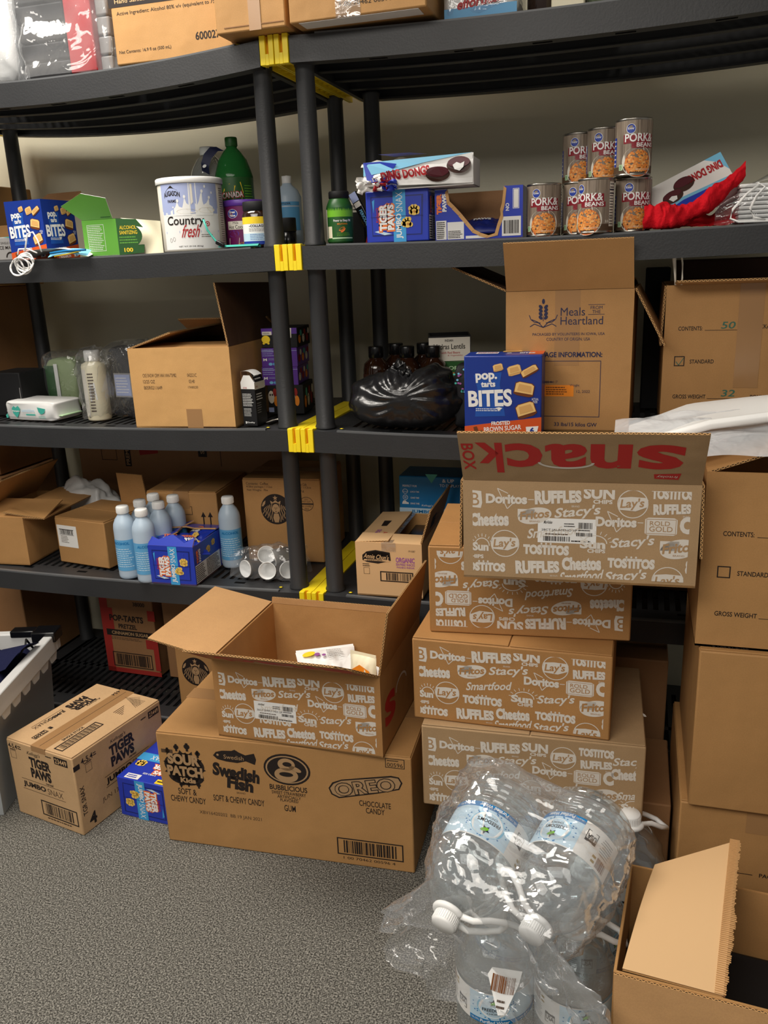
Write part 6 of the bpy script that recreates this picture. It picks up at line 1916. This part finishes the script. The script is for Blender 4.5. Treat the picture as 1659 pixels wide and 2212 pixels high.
# ------------------------------------------------------------------ water jugs
def jug(name='water_jug'):
    r = thing(name, '', 'jug')
    R = .0690
    prof = [(.0001, .006), (.03, .004), (.045, 0), (.062, .001), (.0690, .008)]
    for i in range(4):
        z = .012 + i * .0125
        prof += [(R, z), (R, z + .007), (R - .0028, z + .0095), (R - .0028, z + .0115)]
    prof += [(R, .064), (R - .0012, .067), (R - .0012, .137), (R, .140), (R, .147)]
    mb = MB()
    mb.lathe(prof, 'jug_clear', 48)
    def sh(u, v):
        # spiral fluted shoulder
        z = .147 + .088 * v
        rr_ = R * cos(v * pi / 2 * .88) ** .62 + .003
        a = 2 * pi * u
        tw = a + v * 1.5
        rr_ *= 1 + .035 * sin(tw * 8) * sin(pi * min(1, v * 1.15))
        return (rr_ * cos(a), rr_ * sin(a), z)
    mb.grid(sh, 96, 22, 'jug_clear', closeu=True)
    mb.lathe([(.0205, .234), (.0195, .240), (.0195, .250)], 'jug_clear', 28)
    bd = mb.build('bottle_body', r)
    mb = MB()
    mb.lathe([(.0001, .012), (R - .006, .012), (R - .004, .02), (R - .004, .15), (.05, .19), (.02, .205), (.0001, .206)], 'jug_clear', 40)
    o = mb.build('water', r)
    mb = MB()
    p = PR().rect(-120, 0, 104, 66, 'paper', 1, 60).rect(-44, 0, 104, 64, 'pale_blue', 2, 50).rect(-44, 0, 104, 10, 'band_blue', 3, 50).text('Purified Water', 2, 5, 52, 7, 'white', .02, shear=.1, lift=4).text('1 GAL (3.78 L)', 58, 5, 28, 5, 'white', .01, lift=4).text('1 GAL (3.78 L)', -34, 5, 16, 5, 'white', .01, lift=4)
    p.ell(0, 37, 30, 24, 'sky_print', 3, 28).ell(1, 37, 27, 22, 'white', 4, 28)
    rr = random.Random(3)
    for i in range(30):
        a = rr.uniform(0, 2 * pi)
        p.ell(31 * cos(a) * rr.uniform(.95, 1.3), 37 + 24 * sin(a) * rr.uniform(.95, 1.1), 1.6, 1.2, 'band_blue', 4, 7)
    st = []
    for i in range(10):
        a = pi / 2 + i * pi / 5
        st.append(((9 if i % 2 == 0 else 4) * cos(a), 48 + (9 if i % 2 == 0 else 4) * sin(a)))
    p.poly(st, 'navy', 5).ell(1, 48, 7, 3.2, 'lime', 6, 14, rot=25).text("FREEDOM'S", 0, 32, 40, 7, 'ink', .01, lift=5).text('CHOICE', 0, 24, 24, 4, 'ink', .0, lift=5)
    p.text('USA', -62, 24, 16, 10, 'ink', .02, lift=4).frame(-72, 12, -52, 34, 1, 'ink', 4).rect(-71, 29, -53, 33, 'ink', 4).greek(-104, 8, -78, 40, 7, 'grey_box', 4, .3, 4).bars(-106, 44, -84, 62, 'brown_print', 4, 16, 4).greek(-82, 44, -74, 62, 2, 'banana_yellow', 5, .5, 4)
    p.place(mb, cyl_fr(R + .0004), .001, 0, .0685, step=.0002)
    mb.build('label', bd)
    mb = MB(); mb.lathe([(.0208, .236), (.0215, .237), (.0215, .240), (.0205, .2415), (.0205, .258), (.0185, .2615), (.0001, .262)], 'white', 32)
    for i in range(36):
        mb.box((-.0005, .0203, .243), (.0005, .0211, .257), 'white', M=Matrix.Rotation(2 * pi * i / 36, 4, 'Z'))
    mb.build('cap', r)
    mb = MB()
    n = 36
    pts = [(.0235 * cos(a), .0235 * sin(a), .238) for a in [radians(40 + i * 280 / 20) for i in range(21)]]
    a0, b0 = pts[0], pts[-1]
    loop = pts + [(b0[0] + .02, b0[1] - .004, .236), (.06, -.022, .222), (.082, -.016, .208), (.086, 0, .204), (.082, .016, .208), (.06, .022, .222), (a0[0] + .02, a0[1] + .004, .236), a0]
    mb.tube(loop, .0052, 'white', 10)
    mb.build('carry_handle', r)
    return r
JUG = jug()
JUG.location = (.603, -.715, 0)
JUG.rotation_euler = (0, 0, radians(8))
JUG['label'] = 'upright water jug at the bottom edge, left of the two nearest standing ones'
JUG['group'] = 'clear one gallon water jugs'
zup = Vector((0, 0, 1))
def aim(base, cap, roll):
    z = (Vector(cap) - Vector(base)).normalized()
    M = z.to_track_quat('Z', 'Y').to_matrix() @ Matrix.Rotation(roll, 3, 'Z')
    return M.to_euler()
def P3(x): return Vector(x)
jl = [((.7425, -.708, 0), (0, 0, radians(20)), 'upright water jug at the bottom edge, right of the two nearest standing ones'),
      ((.610, -.572, 0), (0, 0, radians(-30)), 'upright water jug hidden under the left tilted jug'),
      ((.750, -.565, 0), (0, 0, radians(60)), 'upright water jug hidden under the right tilted jug'),
      ((.828, -.40, 0), (0, 0, radians(40)), 'upright water jug farthest back, beside the snack stack')]
for l, ro, lb in jl:
    copy_thing(JUG, l, label=lb, rot=ro)
UP = [((.612, -.625, .414), (.547, -.858, .340), 'tilted upper water jug on the left, blue band label showing, cap towards the viewer'),
      ((.764, -.612, .402), (.680, -.848, .332), 'tilted upper water jug on the right, white back label showing')]
for i, (b, c, lb) in enumerate(UP):
    b, c = Vector(b), Vector(c)
    ax = (c - b).normalized()
    # which way should the label (local -Y) face: towards the viewer and up
    view = (Vector((.80, -1.91, 1.34)) - b).normalized()
    yv = -(view - ax * view.dot(ax)).normalized()
    xv = yv.cross(ax)
    M = Matrix(((xv.x, yv.x, ax.x), (xv.y, yv.y, ax.y), (xv.z, yv.z, ax.z)))
    M = M @ Matrix.Rotation(radians(8 if i == 0 else 40), 3, 'Z')
    o = copy_thing(JUG, b, label=lb)
    o.rotation_euler = M.to_euler()
    for ch in o.children:
        if ch.name.startswith('carry_handle'):
            ch.rotation_euler = (0, 0, radians(172 if i == 0 else -60))
# clear wrap around the upper pair, opening into a ruffled skirt
r = thing('plastic_wrap_bag', 'clear crinkled plastic bag around the two tilted jugs, open end ruffled over the lower ones', 'bag', (.66, -.70, .38))
b = (Vector(UP[0][0]) + Vector(UP[1][0])) / 2 - Vector((.66, -.70, .38))
c = (Vector(UP[0][1]) + Vector(UP[1][1])) / 2 - Vector((.66, -.70, .38))
ax = (c - b).normalized()
lat = (Vector(UP[1][0]) - Vector(UP[0][0]))
lat = (lat - ax * lat.dot(ax)).normalized()
nv = ax.cross(lat)
if nv.z < 0:
    nv = -nv
def wrap(u, v):
    a = 2 * pi * u
    s = v
    p = b + (c - b) * (-.06 + 1.0 * s)
    # two-lobed outline
    ca, sa = cos(a), sin(a)
    A, B = .158, .082
    if s < .1:
        k = sqrt(max(0, 1 - ((.1 - s) / .1) ** 2)) * .97 + .03
    elif s < .62:
        k = 1
    else:
        k = 1 - .28 * ((s - .62) / .38) ** 1.3
    dip = 1 - .22 * exp(-(ca / .35) ** 2)
    q = Vector((ca * 2, sa * 2, s * 3.5))
    cr = .010 * noise.noise(q * 1.4) + .006 * noise.noise(q * 4) + .004 * abs(noise.noise(q * 8)) + .004 * sin(s * 30 + 5 * noise.noise(q)) * .5
    return p + lat * (A * k * math.copysign(abs(ca) ** .75, ca) + cr * ca) + nv * (B * k * dip * math.copysign(abs(sa) ** .8, sa) + cr * sa)
mb = MB()
mb.grid(wrap, 110, 70, 'film_wrap', closeu=True)
mb.build('bag_body', r)
def skirt(u, v):
    a = 2 * pi * u
    p0 = wrap(u, 1.0)
    out = Vector((cos(a), sin(a), 0))
    ca = cos(a)
    dirv = lat * ca * (.75 if ca > 0 else .62) + Vector((0, -.35, 0)) * (1 if sin(a) < 0 else .25) + Vector((0, 0, -.75))
    L = .14 + .04 * noise.noise(Vector((cos(a) * 2, sin(a) * 2, 3))) + (.01 if sin(a) < 0 else 0)
    q = Vector((cos(a) * 3, sin(a) * 3, v * 2))
    ruf = (.028 * sin(a * 9 + 3 * v) + .034 * noise.noise(q * 1.8) + .012 * noise.noise(q * 5)) * v
    return p0 + dirv.normalized() * L * v * (1 - .18 * v) + nv * ruf + lat * ruf * .7
mb = MB()
mb.grid(skirt, 150, 34, 'film_wrap', closeu=True)
mb.build('bag_opening', r)
mb = MB()
bc = PR().poly([(-20, 12), (-16, 22), (22, 24), (20, 8), (8, -28), (0, -30)], 'white', 1).bars(-14, -4, 16, 16, 'brown_print', 5, 18, 2).greek(-4, -24, 8, -10, 2, 'ink_soft', 3, .4, 2)
bc.place(mb, lambda u, v, l: Vector((u, -l - .012 * (1 - (u / .02) ** 2) * .5, v)), .00125)
mb.build('barcode_sticker', r, loc=(.640 - .66, -.872 + .70, .245 - .38), rot=(radians(-28), radians(10), radians(6)))

# ------------------------------------------------------------------ top tier
zt = lambda x: zs(0, x) + .0006
r = thing('foam_pack', 'bright white wrapped pack at the upper left corner, top tier', 'pack', (-.80, .12, zt(-.8)))
mb = MB(); mb.grid(soft(.20, .20, .30, 3, .008, .3), 40, 24, 'white', closeu=True); mb.build('pack_body', r)
mb = MB(); mb.grid(soft(.215, .215, .312, 8, .014, .35), 40, 24, 'film_clear', closeu=True); mb.build('plastic_wrap', r)
r = thing('mask_pack_bag', 'clear plastic bag stacked with dark grey packs and a red one, top tier left', 'bag', (-.566, .115, zt(-.55)))
rr = random.Random(9)
for i in range(7):
    mb = MB()
    mb.box((-.135 + rr.uniform(0, .012), -.07, .004 + i * .042), (.012 + rr.uniform(-.004, .004), .09, .043 + i * .042), 'black_matte', .004)
    o = mb.build('grey_pack', r); o['label'] = 'dark grey pack'
    mb = MB()
    mb.box((.09, -.06, .004 + i * .042), (.125 + rr.uniform(-.004, .004), .09, .043 + i * .042), 'grey_box', .004)
    mb.build('grey_pack', r)
mb = MB(); mb.box((.014, -.076, .01), (.089, .08, .30), 'red', .003); o = mb.build('red_pack', r); o['label'] = 'red pack'
mb = MB()
def wb(u, v):
    a = 2 * pi * u
    ca, sa = cos(a), sin(a)
    q = Vector((ca * 2.5, sa * 2.5, v * 2))
    n = .02 * noise.noise(q) + .012 * noise.noise(q * 3) + .006 * sin(v * 4 + a * 7)
    k = 1 + .03 * (1 - v)
    return ((.155 + n) * k * math.copysign(abs(ca) ** .4, ca) - .004, (.095 + n) * k * math.copysign(abs(sa) ** .4, sa) + .008, max(.001, .32 * v - .006 * sin(a * 5) * (1 - v)))
mb.grid(wb, 110, 30, 'film_wrap', closeu=True)
mb.build('plastic_bag', r)
SAN = PR().rect(-5, 120, 330, 330, 'ink').text('Hand Sanitizer Non-sterile Solution', 130, 132, 236, 9, 'card_paint2', .005, lift=2).text('Active Ingredient: Alcohol 80% v/v (equivalent to 75.5%)', 150, 106, 272, 10, 'ink', .005).text('6000271', 244, 42, 68, 17, 'ink', .02).text('Net Contents: 16.9 fl oz (500 mL)', 78, 26, 136, 9, 'ink', .005)
carton('sanitizer_carton', 'kraft carton with dark print block and product text, top tier left of the clips', 'carton', (-.411, .02, zt(-.25)), radians(1), .308, .28, .30, 'card_top', prints=[('F', SAN, .001, 0, 0)], seam=False)
c = carton('plain_carton', 'taped kraft carton overhanging the yellow clips, top tier centre', 'carton', (-.115, -.045, 1.8358), radians(0), .165, .30, .26, 'card_top', seam=False)
mb = MB(); mb.box((.08, -.0012, .0), (.108, -.0004, .26), 'tape'); mb.box((.02, -.001, .01), (.16, -.0004, .012), 'card_dark'); mb.build('packing_tape', c)
c = carton('candy_case', 'taped candy case with purple barcode frame overhanging the top tier right of the clips', 'carton', (.064, -.060, zt(.06) + .002), radians(0), .298, .36, .30, 'card_top', prints=[('F', PR().frame(92, 36, 240, 92, 4, 'ink_purple').text('1 00 70462 00596 4', 176, 24, 124, 9, 'ink'), .001, 0, 0), ('T', PR(), .001, 0, 0)], seam=False)
mb = MB(); mb.box((.104, -.0012, -.0004), (.158, -.0004, .3), 'film_clear'); mb.build('packing_tape', c)
mb = MB(); mb.box((.02, .003, -.001), (.28, .05, -.0003), 'paper'); o = mb.build('bottom_flap', c); o['label'] = 'pale underside flap'
r = thing('tissue_pack', 'plastic-wrapped white and blue pack with red script, top tier right of the candy case', 'pack', (.455, .11, zt(.45)))
mb = MB(); mb.grid(soft(.155, .16, .14, 3, .004, .2), 56, 28, 'white', closeu=True)
p = PR().rect(-76, 2, 76, 24, 'blue_label', 1).text('effortless', 0, 34, 96, 20, 'red', .03, shear=.25, rot=5, lift=2)
p.place(mb, plane_fr((0, -.083, 0), (1, 0, 0), (0, 0, 1)), .001)
mb.build('pack_body', r)
mb = MB(); mb.grid(soft(.162, .168, .146, 13, .006, .22), 56, 28, 'film_clear', closeu=True); mb.build('plastic_wrap', r)
r = thing('dark_jar', 'dark bottle on the top tier between tissue pack and cream box', 'bottle', (.575, .10, zt(.57)))
mb = MB(); mb.lathe([(.0001, 0), (.03, 0), (.032, .004), (.032, .1), (.02, .12), (.0001, .12)], 'amber_glass', 30); bd = mb.build('bottle_body', r)
mb = MB(); mb.lathe([(.021, .118), (.022, .12), (.022, .14), (.0001, .141)], 'black_gloss', 24); mb.build('cap', r)
carton('cream_box', 'cream box at the upper edge of the photo, top tier', 'box', (.598, .05, zt(.6)), 0, .068, .1, .13, 'cream', seam=False)
r = thing('foliage_pack', 'mottled green pack at the upper edge of the photo, right of the cream box', 'pack', (.70, .10, zt(.7)))
plain('mottled_green', (96, 106, 84), .7, .2, var=.5, vscale=60)
mb = MB(); mb.grid(soft(.06, .08, .10, 3, .004, .3), 30, 18, 'mottled_green', closeu=True); mb.build('pack_body', r)
